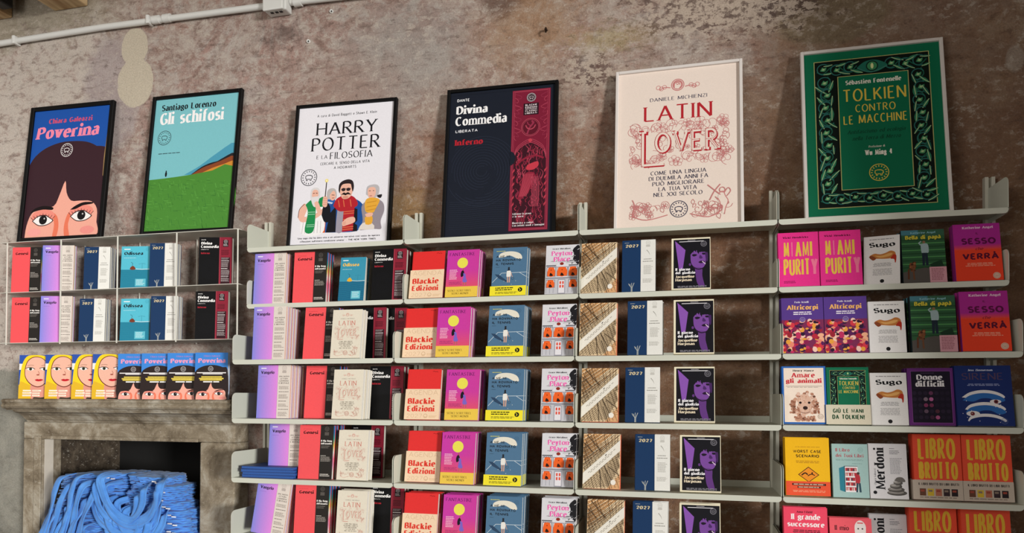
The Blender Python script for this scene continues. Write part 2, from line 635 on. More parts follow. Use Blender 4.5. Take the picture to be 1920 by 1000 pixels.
# ------------------------------------------------------------------ cover designs
def rot_ccw(art):
    """turn an Art a quarter turn so that its text reads upwards"""
    o = Art(art.h, art.w)
    o.F = [([(art.h - p[1], p[0]) for p in pts], cols, k) for pts, cols, k in art.F]
    o.k = art.k
    return o


def c_lilac():
    a = Art(.138, .205)
    a.rect(0, 0, .62, 1, '8487dc', 'e08ade')
    a.rect(.62, 0, 1, 1, 'e08ade', 'ee9ad8')
    a.rect(.09, .052, .25, .068, 'f2f0f5')
    a.text('Vangelo', .09, .11, .5, .165, '120d16', 'fat')
    a.bars(.09, .215, .34, .225, 1, '8a62b8')
    b = Art(.053, .205, 'ddd3c9')
    b.stamp(.5, .06, .17, 'a39a92')
    b.rect(.34, .105, .66, .15, 'b5aba3')
    for i, (s, x) in enumerate((('UNA NUOVA', .1), ('LETTURA', .2), ('LUMINOSA', .14), ('E BESTIALE', .1))):
        b.text(s, x, .2 + i * .042, 1 - x, .228 + i * .042, '5e554e', 'bold')
    y = .4
    rn = random.Random(3)
    for n in (3, 1, 4, 1, 3, 1, 4):
        b.bars(.12, y, .92, y + .021 * n, n, '9b9088' if n > 1 else '6b615a', 'l', .3, rn)
        y += .021 * n + .035
    return dict(art=a, t=.019, cov='8a87d6', spine='7c7fd0', pages='ece6dc', edge='e4703c', hard=1, band=((.615, 0, 1, 1), b, 'ddd3c9'))


def c_red():
    a = Art(.138, .203, 'f0555a')
    a.bars(.11, .074, .4, .083, 1, 'b02a34')
    a.text('Genesi', .11, .11, .55, .165, '2c070c', 'fat')
    b = Art(.051, .203, '26221f')
    b.stamp(.5, .07, .16, '6e6862')
    b.rect(.33, .13, .67, .19, '57514c')
    b.text('Il Big Bang', .06, .275, .94, .305, 'f3efe9', 'fat')
    b.text("dell'umanità", .06, .325, .94, .355, 'f3efe9', 'fat')
    rn = random.Random(4)
    b.bars(.08, .38, .8, .44, 2, '6b655f', rnd=rn)
    b.bars(.08, .56, .6, .575, 1, 'd8d2ca', rnd=rn)
    b.bars(.08, .585, .94, .68, 4, '98918a', rnd=rn)
    b.bars(.08, .9, .9, .955, 2, 'cfc9c1', rnd=rn)
    return dict(art=a, t=.02, cov='f0555a', spine='e2474d', edge='f0555a', hard=1,
                pages=['3f7fc0', '48b0a0', 'e8d060', 'f2ece6', 'ee86a8', 'e2a0c0', 'e9e2da', 'f3ede6'], band=((.63, 0, 1, 1), b, '26221f'))


def c_sea(title='131018', w=.13, h=.18):
    a = Art(w, h)
    a.rect(0, 0, 1, .56, '56bcd2' if title == '131018' else '3a94b0')
    a.rect(0, .56, 1, 1, '23809b' if title == '131018' else '1d6788')
    a.rect(.09, .06, .3, .08, 'f2f6f6')
    a.text('Odissea', .09, .135, .74, .205, title, 'fat')
    a.bars(.09, .24, .62, .252, 1, '2f8fa8')
    a.bars(.09, .275, .5, .287, 1, 'd8eef0')
    a.spoly([(.3, .55), (.33, .5), (.41, .47), (.48, .51), (.5, .55), (.4, .565)], '7a3a24' if title == '131018' else 'e8b030')
    a.curve([(.5, .54), (.7, .553), (1, .545)], .014, 'f2f4f2')
    a.line([(.38, .47), (.4, .41), (.34, .38)], .014, '24586a')
    a.line([(.72, .54), (.72, .41), (.6, .43)], .01, '2f7f95')
    a.line([(.72, .41), (.84, .43)], .008, '2f7f95')
    for i in range(9):
        y = .6 + i * .045
        a.curve([(0, y), (.2, y + .008), (.4, y - .004), (.6, y + .007), (.8, y - .003), (1, y + .006)], .006, '2b8ba6')
    a.rect(.5, .78, .86, .96, '63bccd')
    a.bars(.54, .8, .82, .94, 5, 'bfe4ea')
    a.stamp(.88, .07, .055, '3f9db5')
    return dict(art=a, t=.026, cov='2b8ca8', spine='227a94', edge='2b8ca8', pages='ece8dd', hard=0)


def c_navy():
    a = Art(.114, .187, '16365e')
    a.bars(.07, .045, .24, .055, 1, 'dcd8cc')
    a.text('2027', .09, .083, .5, .137, 'd9c79c', 'fat')
    h = 'b9bcb4'
    a.curve([(.28, 1), (.28, .92), (.25, .89), (.24, .85)], .016, h)
    a.curve([(.31, 1), (.31, .93), (.33, .89), (.37, .83)], .016, h)
    a.curve([(.295, .92), (.29, .87), (.3, .83)], .014, h)
    a.curve([(.265, .9), (.22, .87), (.2, .84)], .012, h)
    b = Art(.05, .187, 'e6e5df')
    b.stamp(.5, .06, .15, 'b4b2aa')
    b.rect(.36, .1, .64, .14, 'c6c4bd')
    b.curve([(.4, .2), (.55, .25), (.62, .3)], (.05, .01), '9a9890')
    b.bars(.2, .37, .8, .4, 1, 'a3a19a')
    b.bars(.14, .415, .86, .44, 1, '8b8982')
    b.bars(.2, .5, .84, .68, 8, 'b5b3ac')
    b.bars(.14, .76, .88, .84, 4, 'b5b3ac')
    return dict(art=a, t=.019, cov='16365e', spine='122e52', edge='10294a', pages='e9e5da', hard=1, band=((.565, 0, 1, 1), b, 'e6e5df'))


def c_black():
    a = Art(.136, .2, '060609')
    a.text('DANTE', .07, .045, .21, .064, 'f2f0ee', 'bold')
    a.text('Divina', .065, .1, .4, .15, 'f4f2f0', 'fat')
    a.text('Commedia', .06, .168, .6, .222, 'f4f2f0', 'fat')
    a.text('LIBERATA', .065, .25, .3, .265, 'd8d6d4', 'bold')
    a.text('Inferno', .065, .315, .33, .35, 'b02534', 'fat')
    for i in range(7):
        a.ring(.33, .66, .08 + .035 * i, .004, '16171d', 24)
    b = Art(.051, .2, '8a2034')
    b.rect(0, 0, .06, 1, 'a63a4a')
    b.rect(.28, .06, .72, .2, '1a1014')
    b.stamp(.5, .09, .14, 'cfc6c6')
    b.bars(.32, .14, .68, .19, 3, 'bdb2b2')
    b.bars(.16, .27, .86, .38, 4, '4d0f1c')
    b.rect(.14, .42, .88, .98, '33161d')
    y = .43
    for n, c in ((2, '9b8f90'), (1, 'eeeaea'), (5, 'a79b9c'), (1, 'eeeaea'), (5, 'a79b9c'), (1, 'eeeaea'), (4, 'a79b9c')):
        b.bars(.17, y, .85, y + .022 * n, n, c)
        y += .022 * n + .014
    return dict(art=a, t=.024, cov='060609', spine='050507', edge='0c0c10', pages='d9d4c8', hard=1, band=((.625, 0, 1, 1), b, '8a2034'))


def floral(a, x0, y0, x1, y1, c, w, n, seed=1):
    """scrolling stems, leaves and blossoms in outline"""
    rn = random.Random(seed)
    asp = a.w / a.h
    k0 = a.k
    for i in range(n):
        a.k = k0 + i % 4
        cx, cy = x0 + (x1 - x0) * rn.random(), y0 + (y1 - y0) * rn.random()
        s = (x1 - x0) * (.05 + .04 * rn.random()) if (x1 - x0) > .3 else .028 + .02 * rn.random()
        k = rn.random()
        t0 = rn.random() * 6.28
        if k < .45:
            pts = []
            for j in range(12):
                r = s * (1 - j / 14)
                t = t0 + j * .62 * (1 if i % 2 else -1)
                pts.append((cx + r * math.cos(t), cy + r * math.sin(t) * asp))
            a.curve(pts, w, c, 2)
        elif k < .75:
            dx, dy = math.cos(t0) * s, math.sin(t0) * s
            for sg in (1, -1):
                a.curve([(cx, cy), (cx + dx * .6 - dy * .4 * sg, cy + (dy * .6 + dx * .4 * sg) * asp), (cx + dx * 1.3, cy + dy * 1.3 * asp)], w, c, 3)
        else:
            for j in range(5):
                t = t0 + j * 1.257
                a.ring(cx + s * .42 * math.cos(t), cy + s * .42 * math.sin(t) * asp, s * .34, w * .8, c, 8)
            a.circ(cx, cy, s * .16, c, 8)
    a.k = k0 + 8


def latin_art(w, h, bg, red, ink, n=1.0, line='cc8a86', lw=1.0):
    a = Art(w, h, bg)
    s = line
    a.circ(.5, .105, .055, s)
    a.circ(.5, .105, .047, bg)
    a.circ(.5, .105, .043, s)
    a.spoly([(.475, .125), (.478, .097), (.5, .084), (.52, .092), (.528, .106), (.518, .12), (.505, .13)], bg)
    a.curve([(.485, .096), (.5, .088), (.515, .094)], .006, red)
    a.curve([(.49, .104), (.51, .1), (.522, .104)], .005, red)
    for sg in (-1, 1):
        a.curve([(.5 + sg * .06, .12), (.5 + sg * .11, .115), (.5 + sg * .15, .13)], .008, s)
        for j in range(3):
            a.ring(.5 + sg * (.11 + .025 * j), .113 + .008 * (j % 2), .018, .005, s, 10)
    a.text('DANIELE MICHIENZI', .27, .178, .74, .2, ink, 'roman')
    a.text('LATIN', .22, .232, .78, .325, red, 'roman')
    floral(a, .12, .35, .9, .38, s, .0042 * lw, int(20 * n), 1)
    floral(a, .12, .55, .9, .6, s, .0042 * lw, int(20 * n), 2)
    floral(a, .12, .38, .2, .6, s, .0042 * lw, int(11 * n), 3)
    floral(a, .84, .36, .92, .58, s, .0042 * lw, int(11 * n), 4)
    floral(a, .34, .4, .84, .55, s, .004 * lw, int(17 * n), 5)
    for dx, dy, col, ow in ((.008, .006, red, .135), (0, 0, bg, .1)):
        a.text('L', .2 + dx, .385 + dy, .4 + dx, .615 + dy, col, 'roman', 0, ow * .72)
        a.text('OVER', .31 + dx, .4 + dy, .83 + dx, .535 + dy, col, 'roman', 0, ow * 1.15)
    a.text('L', .2, .385, .4, .615, red, 'roman', 0, .012)
    a.text('OVER', .31, .4, .83, .535, red, 'roman', 0, .02)
    for i, (t, x0, x1) in enumerate((('COME UNA LINGUA', .28, .73), ('DI DUEMILA ANNI FA', .265, .745), ('PUÒ MIGLIORARE', .295, .715), ('LA TUA VITA', .345, .655), ('NEL XXI SECOLO', .305, .7))):
        a.text(t, x0, .648 + i * .034, x1, .672 + i * .034, ink, 'roman')
    a.stamp(.51, .892, .07, ink if n > .9 else red)
    floral(a, .12, .86, .4, .93, s, .0042 * lw, int(17 * n), 7)
    floral(a, .62, .86, .9, .93, s, .0042 * lw, int(17 * n), 8)
    a.curve([(.13, .82), (.15, .86), (.14, .92), (.25, .95), (.42, .925)], .008, s)
    a.curve([(.6, .925), (.75, .95), (.86, .9), (.8, .83)], .008, s)
    a.spoly([(.83, .81), (.86, .8), (.88, .83), (.9, .86), (.88, .9), (.87, .93), (.85, .93), (.86, .89), (.83, .87), (.82, .84)], bg)
    a.curve([(.83, .81), (.86, .8), (.88, .83), (.9, .86), (.88, .9), (.87, .94)], .007, s)
    a.curve([(.82, .84), (.84, .88), (.82, .94)], .007, s)
    a.ring(.855, .79, .022, .007, s, 12)
    a.line([(.74, .755), (.84, .82)], .009, s)
    a.curve([(.755, .85), (.79, .8), (.84, .755)], .009, s)
    a.curve([(.87, .81), (.9, .78), (.92, .8), (.89, .83)], .007, s)
    return a


def c_latin():
    a = latin_art(.12, .186, 'e2dac8', 'cc8072', '9c9488', .45, 'd6a092')
    return dict(art=a, t=.02, cov='e6decd', spine='dfd6c4', edge='efe9dc', pages='f0ece2', hard=1)


def c_agenda():
    a = Art(.129, .186, 'e23130')
    a.line([(.74, .05), (.78, .04), (.82, .055), (.86, .045), (.9, .06)], .014, '8c1216')
    a.rect(0, 0, .03, 1, 'd42a2a')
    b = Art(.129, .112, 'f0d3b2')
    b.text('AGENDA', .05, .04, .93, .19, 'c9a57e', 'thin')
    b.text('Blackie', .04, .31, .86, .49, 'dd3a2c', 'fat')
    b.text('Edizioni', .04, .56, .86, .735, 'dd3a2c', 'fat')
    b.text('2027', .04, .82, .5, .945, 'c9a57e', 'thin')
    b.ring(.6, .885, .055, .012, 'c9a57e', 18)
    b.curve([(.57, .9), (.6, .925), (.63, .9)], .012, 'c9a57e')
    b.bars(.7, .87, .94, .95, 3, 'dcb98f')
    return dict(art=a, t=.02, cov='e23130', spine='d42a2a', edge='c9282a', pages='efe8dc', hard=1, band=((0, .4, 1, 1), b, 'f0d3b2'))


def c_magenta():
    a = Art(.125, .185)
    a.rect(0, 0, 1, .45, 'c93aa6', 'cc3c9c', 'h')
    a.raw([a.P((0, .8)), a.P((1, .8)), a.P((1, .45)), a.P((0, .45))], [lin('e0506c')] * 2 + [lin('cc3c9c')] * 2)
    a.nxt()
    a.text('FANTASTIKE', .07, .06, .86, .125, '4c1250', 'roman')
    a.circ(.49, .28, .165, 'e9df55')
    a.bars(.1, .42, .36, .64, 7, 'f0b8cc')
    a.bars(.1, .68, .55, .75, 3, 'a83070')
    a.curve([(.53, .4), (.51, .48), (.54, .53)], .03, 'a8603c')
    a.spoly([(.47, .46), (.52, .44), (.56, .49), (.53, .56), (.47, .58), (.45, .52)], '160f1c')
    a.spoly([(.53, .5), (.6, .52), (.62, .6), (.66, .68), (.58, .7), (.52, .67), (.54, .58)], '7d63c4')
    a.line([(.56, .69), (.55, .76)], .025, 'b0685a')
    a.line([(.62, .69), (.63, .76)], .025, 'b0685a')
    a.rect(0, .78, 1, 1, 'ebc74e')
    a.text('SEDICI SCRITTRICI,', .07, .845, .8, .885, '2a1a12', 'roman')
    a.text('SEDICI MONDI', .2, .905, .72, .945, '2a1a12', 'roman')
    return dict(art=a, t=.017, cov='c93aa0', spine='a82a86', edge='c23a98', pages='f0ece4', hard=1)


def c_tennis():
    a = Art(.13, .186, '4f7493')
    a.spoly([(.17, .2), (.2, .13), (.36, .085), (.6, .085), (.78, .13), (.85, .2), (.84, .245), (.7, .235), (.5, .17), (.3, .2)], 'e4dfcf')
    a.bars(.1, .065, .4, .083, 1, 'e4d94e')
    a.text('A ME MI', .1, .158, .5, .208, '15171c', 'bold')
    a.text('HA ROVINATO', .1, .236, .82, .286, '15171c', 'bold')
    a.text('IL TENNIS', .1, .314, .62, .364, '15171c', 'bold')
    a.bars(.1, .4, .24, .412, 1, '1d2a38')
    a.stamp(.84, .11, .06, '3d5d78')
    wl = 'cdd8de'
    a.line([(.28, .53), (1, .525)], .012, wl)
    a.line([(.28, .53), (.02, .72)], .012, wl)
    a.line([(.8, .53), (1, .62)], .012, wl)
    a.poly([(.08, .55), (.2, .56), (.46, .7), (.42, .715), (.2, .64)], '2c4460')
    a.poly([(.45, .47), (.52, .47), (.525, .49), (.445, .49)], '1b1d26')
    a.rect(.46, .41, .51, .475, '22262e')
    a.spoly([(.43, .49), (.54, .49), (.55, .6), (.51, .61), (.43, .61)], 'e8e6e0')
    a.line([(.46, .61), (.465, .73)], .03, 'd5a48c')
    a.line([(.52, .61), (.515, .73)], .03, 'd5a48c')
    a.line([(.55, .52), (.6, .62)], .014, 'd5a48c')
    a.ring(.61, .65, .035, .008, '2b3a48', 12)
    for x, y in ((.36, .7), (.58, .77), (.7, .7)):
        a.circ(x, y, .008, 'eef0e0', 8)
    b = Art(.13, .0372, 'f2e332')
    b.bars(.12, .16, .68, .54, 2, '28260f')
    b.bars(.12, .62, .82, .86, 2, '7a7320')
    b.circ(.84, .42, .065, '1a1a14', 20)
    b.curve([(.81, .3), (.85, .42), (.82, .55)], .015, 'f2e332')
    return dict(art=a, t=.017, cov='4f7493', spine='456a8a', edge='7fa3bd', pages='f0ede4', hard=1, band=((0, .8, 1, 1), b, 'f2e332'))


def c_house():
    a = Art(.121, .186, 'd9d8dc')
    rn = random.Random(8)
    a.spoly([(.8, .12), (.86, .06), (1, .03), (1, .4), (.9, .36), (.82, .3), (.85, .22)], '1b1a1e')
    for i in range(34):
        x, y = .72 + .26 * rn.random(), .1 + .3 * rn.random()
        a.line([(x, y), (x + .05 * rn.random() + .01, y - .03 * rn.random())], .012, '222127' if rn.random() < .7 else 'eceaee')
    for i in range(12):
        x, y = rn.random() * .8, .3 + .09 * rn.random()
        a.line([(x, y), (x + .12 + .2 * rn.random(), y - .01)], .01, '34333a' if i % 3 else '8d8c94')
    a.text('Grace Metalious', .2, .06, .74, .09, '3c3a42', 'fatl', .0008)
    for ow, col in ((.42, 'f3eef2'), (.235, 'ea67b0')):
        a.text('Peyton', .17, .125, .79, .215, col, 'fat', 0, 0 if ow < .3 else .36)
        a.text('Place', .24, .245, .74, .335, col, 'fat', 0, 0 if ow < .3 else .36)
    a.rect(.02, .42, .98, 1, 'c4c4ca')
    a.rect(.02, .41, .98, .43, '55545c')
    a.spoly([(.32, .44), (.34, .39), (.5, .35), (.66, .39), (.68, .44)], 'dcdce2')
    a.ell(.49, .385, .06, .03, '8c2c20')
    a.rect(.33, .43, .67, .66, 'dcdce2')
    for x0, y0, x1, y1 in ((.06, .46, .29, .63), (.36, .46, .65, .63), (.71, .46, .95, .63), (.05, .72, .28, .86), (.73, .72, .95, .86)):
        a.rect(x0 - .02, y0 - .012, x1 + .02, y1 + .012, '7d7c86')
        a.rect(x0, y0, x1, y1, 'f2efef')
        m = (x0 + x1) / 2
        a.spoly([(x0 + .03, y0), (x1 - .03, y0), (x1, y1), (x0, y1)], 'ee6426', 2)
        a.spoly([(m - .05, y1), (m - .03, y1 - .06), (m + .02, y1 - .05), (m + .06, y1)], '2a1512', 2)
        a.circ(m, y0 + .05, .018, '8c2c10', 8)
    a.rect(.02, .665, .98, .69, '8f8e98')
    a.rect(.39, .7, .61, 1, '9a99a4')
    a.rect(.41, .72, .59, .98, 'e3e1e6')
    for x in (.44, .52):
        for y in (.745, .82):
            a.rect(x, y, x + .05, y + .055, 'dd5340')
    for i in range(9):
        x = .04 + .11 * i
        if .36 < x < .6:
            continue
        a.line([(x, .88), (x, .98)], .008, '9b9aa4')
    for i in range(5):
        a.line([(.08 + .06 * i, .44), (.08 + .06 * i, .455)], .014, '2f3140')
    return dict(art=a, t=.017, cov='d4d3d8', spine='8d8c94', edge='e4e2e6', pages='f2efe8', hard=0)


def c_lines():
    a = Art(.126, .186, 'e3c9a2')
    rn = random.Random(5)
    a.poly([(0, 0), (.75, 0), (0, .5)], 'e0ab74')
    a.poly([(.65, 1), (1, 1), (1, .72)], 'd9a878')
    for i in range(26):
        f = i / 25
        a.line([(-.0 + .0, .02 + f * .62), (min(1, .1 + f * 1.2), max(0, .02 + f * .62 - (.1 + f * 1.2) * .62))], .006 + .01 * rn.random(), ['f0dfbf', '6a5036', 'c58f58'][i % 3])
    def clip(x0, y0, x1, y1):
        pts = []
        for t in (i / 24 for i in range(25)):
            x, y = x0 + (x1 - x0) * t, y0 + (y1 - y0) * t
            if 0 <= x <= 1 and 0 <= y <= 1:
                pts.append((x, y))
        return pts
    for i in range(40):
        ang = R(-8 - i * 1.6)
        x0, y0 = -.12, 1.02 - .012 * i
        p = clip(x0, y0, x0 + 1.6 * math.cos(ang), y0 + 1.25 * math.sin(ang))
        if len(p) > 1:
            a.line([p[0], p[-1]], .007, '46382a')
    for i in range(30):
        ang = R(172 - i * 1.7)
        x0, y0 = 1.1, .1 + .012 * i
        p = clip(x0, y0, x0 + 1.6 * math.cos(ang), y0 + 1.25 * math.sin(ang))
        if len(p) > 1:
            a.line([p[0], p[-1]], .006, '54432f')
    for i in range(15):                        # fan of dark joints meeting at the band
        t = i / 14
        p = clip(t * 1.0, .72 - t * .62, t * 1.6 - .75 + .25 * rn.random(), -.25 + .3 * rn.random())
        if len(p) > 1:
            a.line([p[0], p[-1]], .005 + .004 * rn.random(), '4a3828')
        p = clip(t, .93 - t * .63, .1 + t * 1.4, 1.2)
        if len(p) > 1:
            a.line([p[0], p[-1]], .005 + .004 * rn.random(), '4a3828')
    for x0, y0, x1, y1 in ((.1, .02, .5, .33), (0, .15, .3, .36), (.55, .55, .82, .9), (.7, .6, .98, .75), (.45, .6, .5, 1), (.6, .72, .74, 1)):
        a.line([(x0, y0), (x1, y1)], .012, '2c2118')
    a.poly([(0, .72), (1, .1), (1, .3), (0, .93)], 'e9e4d8')
    for k, (o, n) in enumerate(((.025, 10), (.055, 8))):
        for i in range(n):
            x = .14 + i * .075 + k * .06
            y = .74 - x * .62 + o + .04
            a.line([(x, y), (x + .05, y - .031)], .018, 'a9a397')
    a.line([(.6, .4), (.63, .37)], .02, '3b3a3a')
    for i in range(6):
        t = i * math.pi / 6
        a.line([(.82 - .07 * math.cos(t), .88 - .05 * math.sin(t)), (.82 + .07 * math.cos(t), .88 + .05 * math.sin(t))], .03, 'eee8dc')
    return dict(art=a, t=.016, cov='e46a4e', spine='e0c8a4', edge='e8705a', pages='efe9dc', hard=1)


def c_noir():
    a = Art(.13, .187, 'ebe2c6')
    a.rect(.05, .028, .985, .975, '14131a')
    a.poly([(.09, .05), (.36, .235), (.29, .6), (.19, .6)], '8a55b0')
    f = '7b4a9c'
    a.spoly([(.49, .33), (.56, .27), (.63, .245), (.72, .285), (.8, .28), (.9, .3), (.92, .37), (.88, .44), (.87, .52), (.8, .59), (.66, .6), (.56, .555), (.5, .47)], f)
    a.spoly([(.6, .58), (.78, .6), (.79, .75), (.85, .95), (.78, .93), (.72, .95), (.65, .86), (.62, .72)], '63397f')
    a.ell(.475, .52, .03, .025, '63397f')
    for x0, x1, y in ((.5, .58, .26), (.56, .65, .25), (.64, .72, .29), (.74, .84, .26), (.83, .93, .28)):
        a.poly([(x0, y - .03), (x1, y - .03), ((x0 + x1) / 2 + .02, y + .035)], '14131a')
    a.spoly([(.52, .335), (.58, .32), (.66, .335), (.62, .36), (.56, .365)], '1e1426')
    a.spoly([(.78, .305), (.86, .3), (.92, .31), (.88, .335), (.8, .335)], '1e1426')
    a.spoly([(.73, .34), (.77, .36), (.8, .4), (.75, .415), (.71, .395)], '4c2a66')
    a.spoly([(.69, .48), (.75, .455), (.82, .46), (.86, .475), (.8, .5), (.73, .5)], '25122e')
    a.line([(.79, .465), (.87, .52)], .022, 'd9c4d8')
    a.spoly([(.86, .3), (.93, .3), (.93, .45), (.89, .46)], '43255a')
    a.curve([(.56, .57), (.68, .615), (.8, .6)], .03, '2a1636')
    a.stamp(.83, .125, .075, '9b98a2')
    a.bars(.42, .044, .62, .056, 1, 'cfcbd2')
    a.rect(.2, .066, .83, .077, 'e9e6ea')
    a.text('Il giorno', .1, .585, .48, .632, 'f7f5f7', 'fat')
    a.text('del giudizio', .1, .652, .61, .698, 'f7f5f7', 'fat')
    a.text('Jacqueline', .1, .727, .59, .773, 'ecdcc0', 'fat')
    a.text('Harpman', .1, .79, .52, .836, 'ecdcc0', 'fat')
    a.bars(.13, .93, .92, .97, 2, '8c8a92', 'c', .1)
    return dict(art=a, t=.024, cov='ebe2c6', spine='e4dabb', edge='e9dfc0', pages='e8ddba', hard=0)


def c_pink():
    a = Art(.126, .19, 'e9338c')
    a.text('Vicki Hendricks', .12, .075, .76, .108, '5a1030', 'fat')
    y = 'e6c04a'
    a.text('M', .12, .165, .29, .46, y, 'heavy')
    a.text('I', .33, .165, .4, .46, 'f07a9a', 'heavy')
    a.text('AMI', .42, .165, .85, .46, y, 'heavy')
    a.text('PURIT', .12, .49, .78, .8, y, 'heavy')
    a.text('Y', .8, .49, .97, .8, 'f07a9a', 'heavy')
    a.bars(.12, .9, .42, .95, 2, '8c1450')
    return dict(art=a, t=.016, cov='e9338c', spine='d42a7c', edge='f04a98', pages='efe8e4', hard=0)


def c_sauce():
    a = Art(.104, .166, 'ebe8e6')
    a.bars(.15, .062, .85, .085, 1, '6b6868', 'c', .05)
    a.text('Sugo', .14, .135, .88, .225, '121112', 'fat')
    a.spoly([(.16, .4), (.3, .36), (.45, .38), (.6, .36), (.74, .32), (.86, .35), (.88, .42), (.8, .47), (.6, .48), (.4, .47), (.24, .46)], 'c27a3c')
    a.spoly([(.3, .4), (.5, .41), (.7, .37), (.8, .38), (.7, .43), (.45, .45)], 'e0a862')
    a.spoly([(.82, .4), (.9, .42), (.89, .55), (.86, .57), (.84, .5), (.74, .48)], 'b5321f')
    a.spoly([(.14, .42), (.22, .4), (.34, .46), (.26, .5), (.18, .46)], '8a4526')
    a.bars(.22, .56, .8, .64, 4, 'a3a0a0', 'c')
    a.bars(.24, .68, .78, .82, 6, 'aeabab', 'c')
    a.circ(.5, .93, .06, '1d1c1d', 16)
    return dict(art=a, t=.014, cov='ebe8e6', spine='dcd9d6', edge='f2efec', pages='efebe4', hard=0)


def c_lawn():
    a = Art(.125, .178, '2f5a3a')
    rn = random.Random(9)
    a.rect(0, 0, 1, .12, '37604a')
    a.rect(0, .0, .4, .09, '4a7f8c')
    for i in range(9):
        y = .18 + i * .065
        a.rect(0, y, 1, y + .022, '4d8a50' if i % 2 else '24482c')
    a.poly([(0, .8), (.5, .72), (1, .76), (1, 1), (0, 1)], '55504c')
    a.text('Katherine Angel', .22, .035, .8, .07, '8fc2cc', 'fatl')
    a.text('Bella di papà', .09, .105, .92, .175, 'd8c63e', 'fat')
    a.ell(.52, .235, .035, .028, '8a6a50')
    a.spoly([(.44, .27), (.6, .27), (.62, .42), (.56, .45), (.46, .45)], '9fb4b8')
    a.line([(.44, .29), (.4, .25), (.46, .22)], .03, '9fb4b8')
    a.poly([(.46, .44), (.59, .44), (.6, .68), (.54, .68), (.53, .5), (.51, .68), (.46, .68)], '1f2a38')
    for i in range(30):
        a.ell(.16 + .13 * rn.random(), .62 + .16 * rn.random(), .03, .02, rn.choice(['7a4a2e', '5d3520', '94613e', '472818']), 8)
    a.line([(.13, .74), (.12, .93)], .04, '5d3520')
    a.line([(.24, .76), (.25, .94)], .04, '6b4630')
    a.poly([(.62, .66), (.9, .58), (.95, .72), (.7, .74)], '1c3826')
    a.rect(.61, .71, 1, 1, 'd39aa6')
    a.bars(.65, .74, .96, .97, 8, 'a06470')
    return dict(art=a, t=.016, cov='2b4a34', spine='1d2a30', edge='20303a', pages='d8d2c8', hard=0)


def c_split():
    a = Art(.131, .188)
    a.rect(0, 0, 1, .36, 'b02c92')
    a.raw([a.P((0, .46)), a.P((1, .46)), a.P((1, .36)), a.P((0, .36))], [lin('ee4a30')] * 2 + [lin('b02c92')] * 2)
    a.nxt()
    a.rect(0, .46, 1, 1, 'ee4428')
    a.text('Katherine Angel', .2, .045, .86, .085, 'ecc4dc', 'fat')
    a.text('IL', .48, .15, .54, .19, '6e1a52', 'bold')
    a.text('SESSO', .16, .25, .9, .362, '611047', 'heavy')
    a.text('che', .45, .42, .62, .465, '8c2034', 'fatl', .2)
    a.text('VERRÀ', .16, .52, .94, .632, '5a1330', 'heavy')
    a.bars(.2, .69, .86, .76, 3, 'f4a088', 'c')
    a.circ(.86, .92, .08, 'e6c6b2')
    a.stamp(.86, .92, .065, 'a8604c')
    return dict(art=a, t=.018, cov='d83a4c', spine='8c2a80', edge='c43a70', pages='e9ded8', hard=0)


def c_crowd():
    a = Art(.126, .184, '573a8a')
    rn = random.Random(12)
    a.rect(0, .4, 1, 1, '7c2c54')
    k0 = a.k
    for i in range(150):
        a.k = k0 + i % 30
        y = .4 + .58 * rn.random() ** .8
        x = .03 + rn.random() * .94
        c = rn.choice(['d63a48', 'b8283c', '5a2058', '2c1634', 'e88a70', 'f0b08c', 'c23060', '8c2050', 'e8a040', 'f2c8b8', '401c40', '9c2434'])
        s = .03 + .05 * rn.random()
        rx, ry = min(s, x, 1 - x), min(s * rn.uniform(.4, .9), 1 - y)
        a.ell(x, y, rx, ry, c, 9, rn.random() * .3)
    a.k = k0 + 31
    for x, y in ((.2, .45), (.7, .46), (.84, .48), (.45, .56), (.66, .62), (.3, .7)):
        a.circ(x, y, .035, 'efae98', 10)
        a.ell(x, y - .025, .04, .018, '2a1426', 10)
    a.text('Paolo Armelli', .32, .065, .66, .095, 'eee6f2', 'fatl')
    a.text('Altricorpi', .13, .135, .88, .215, 'f0b468', 'fat')
    a.bars(.23, .255, .78, .325, 2, 'ece4ee', 'c')
    a.stamp(.5, .4, .065, 'b8a8d0', '573a8a')
    return dict(art=a, t=.016, cov='573a8a', spine='482e76', edge='6a4a9c', pages='e4dce0', hard=0)


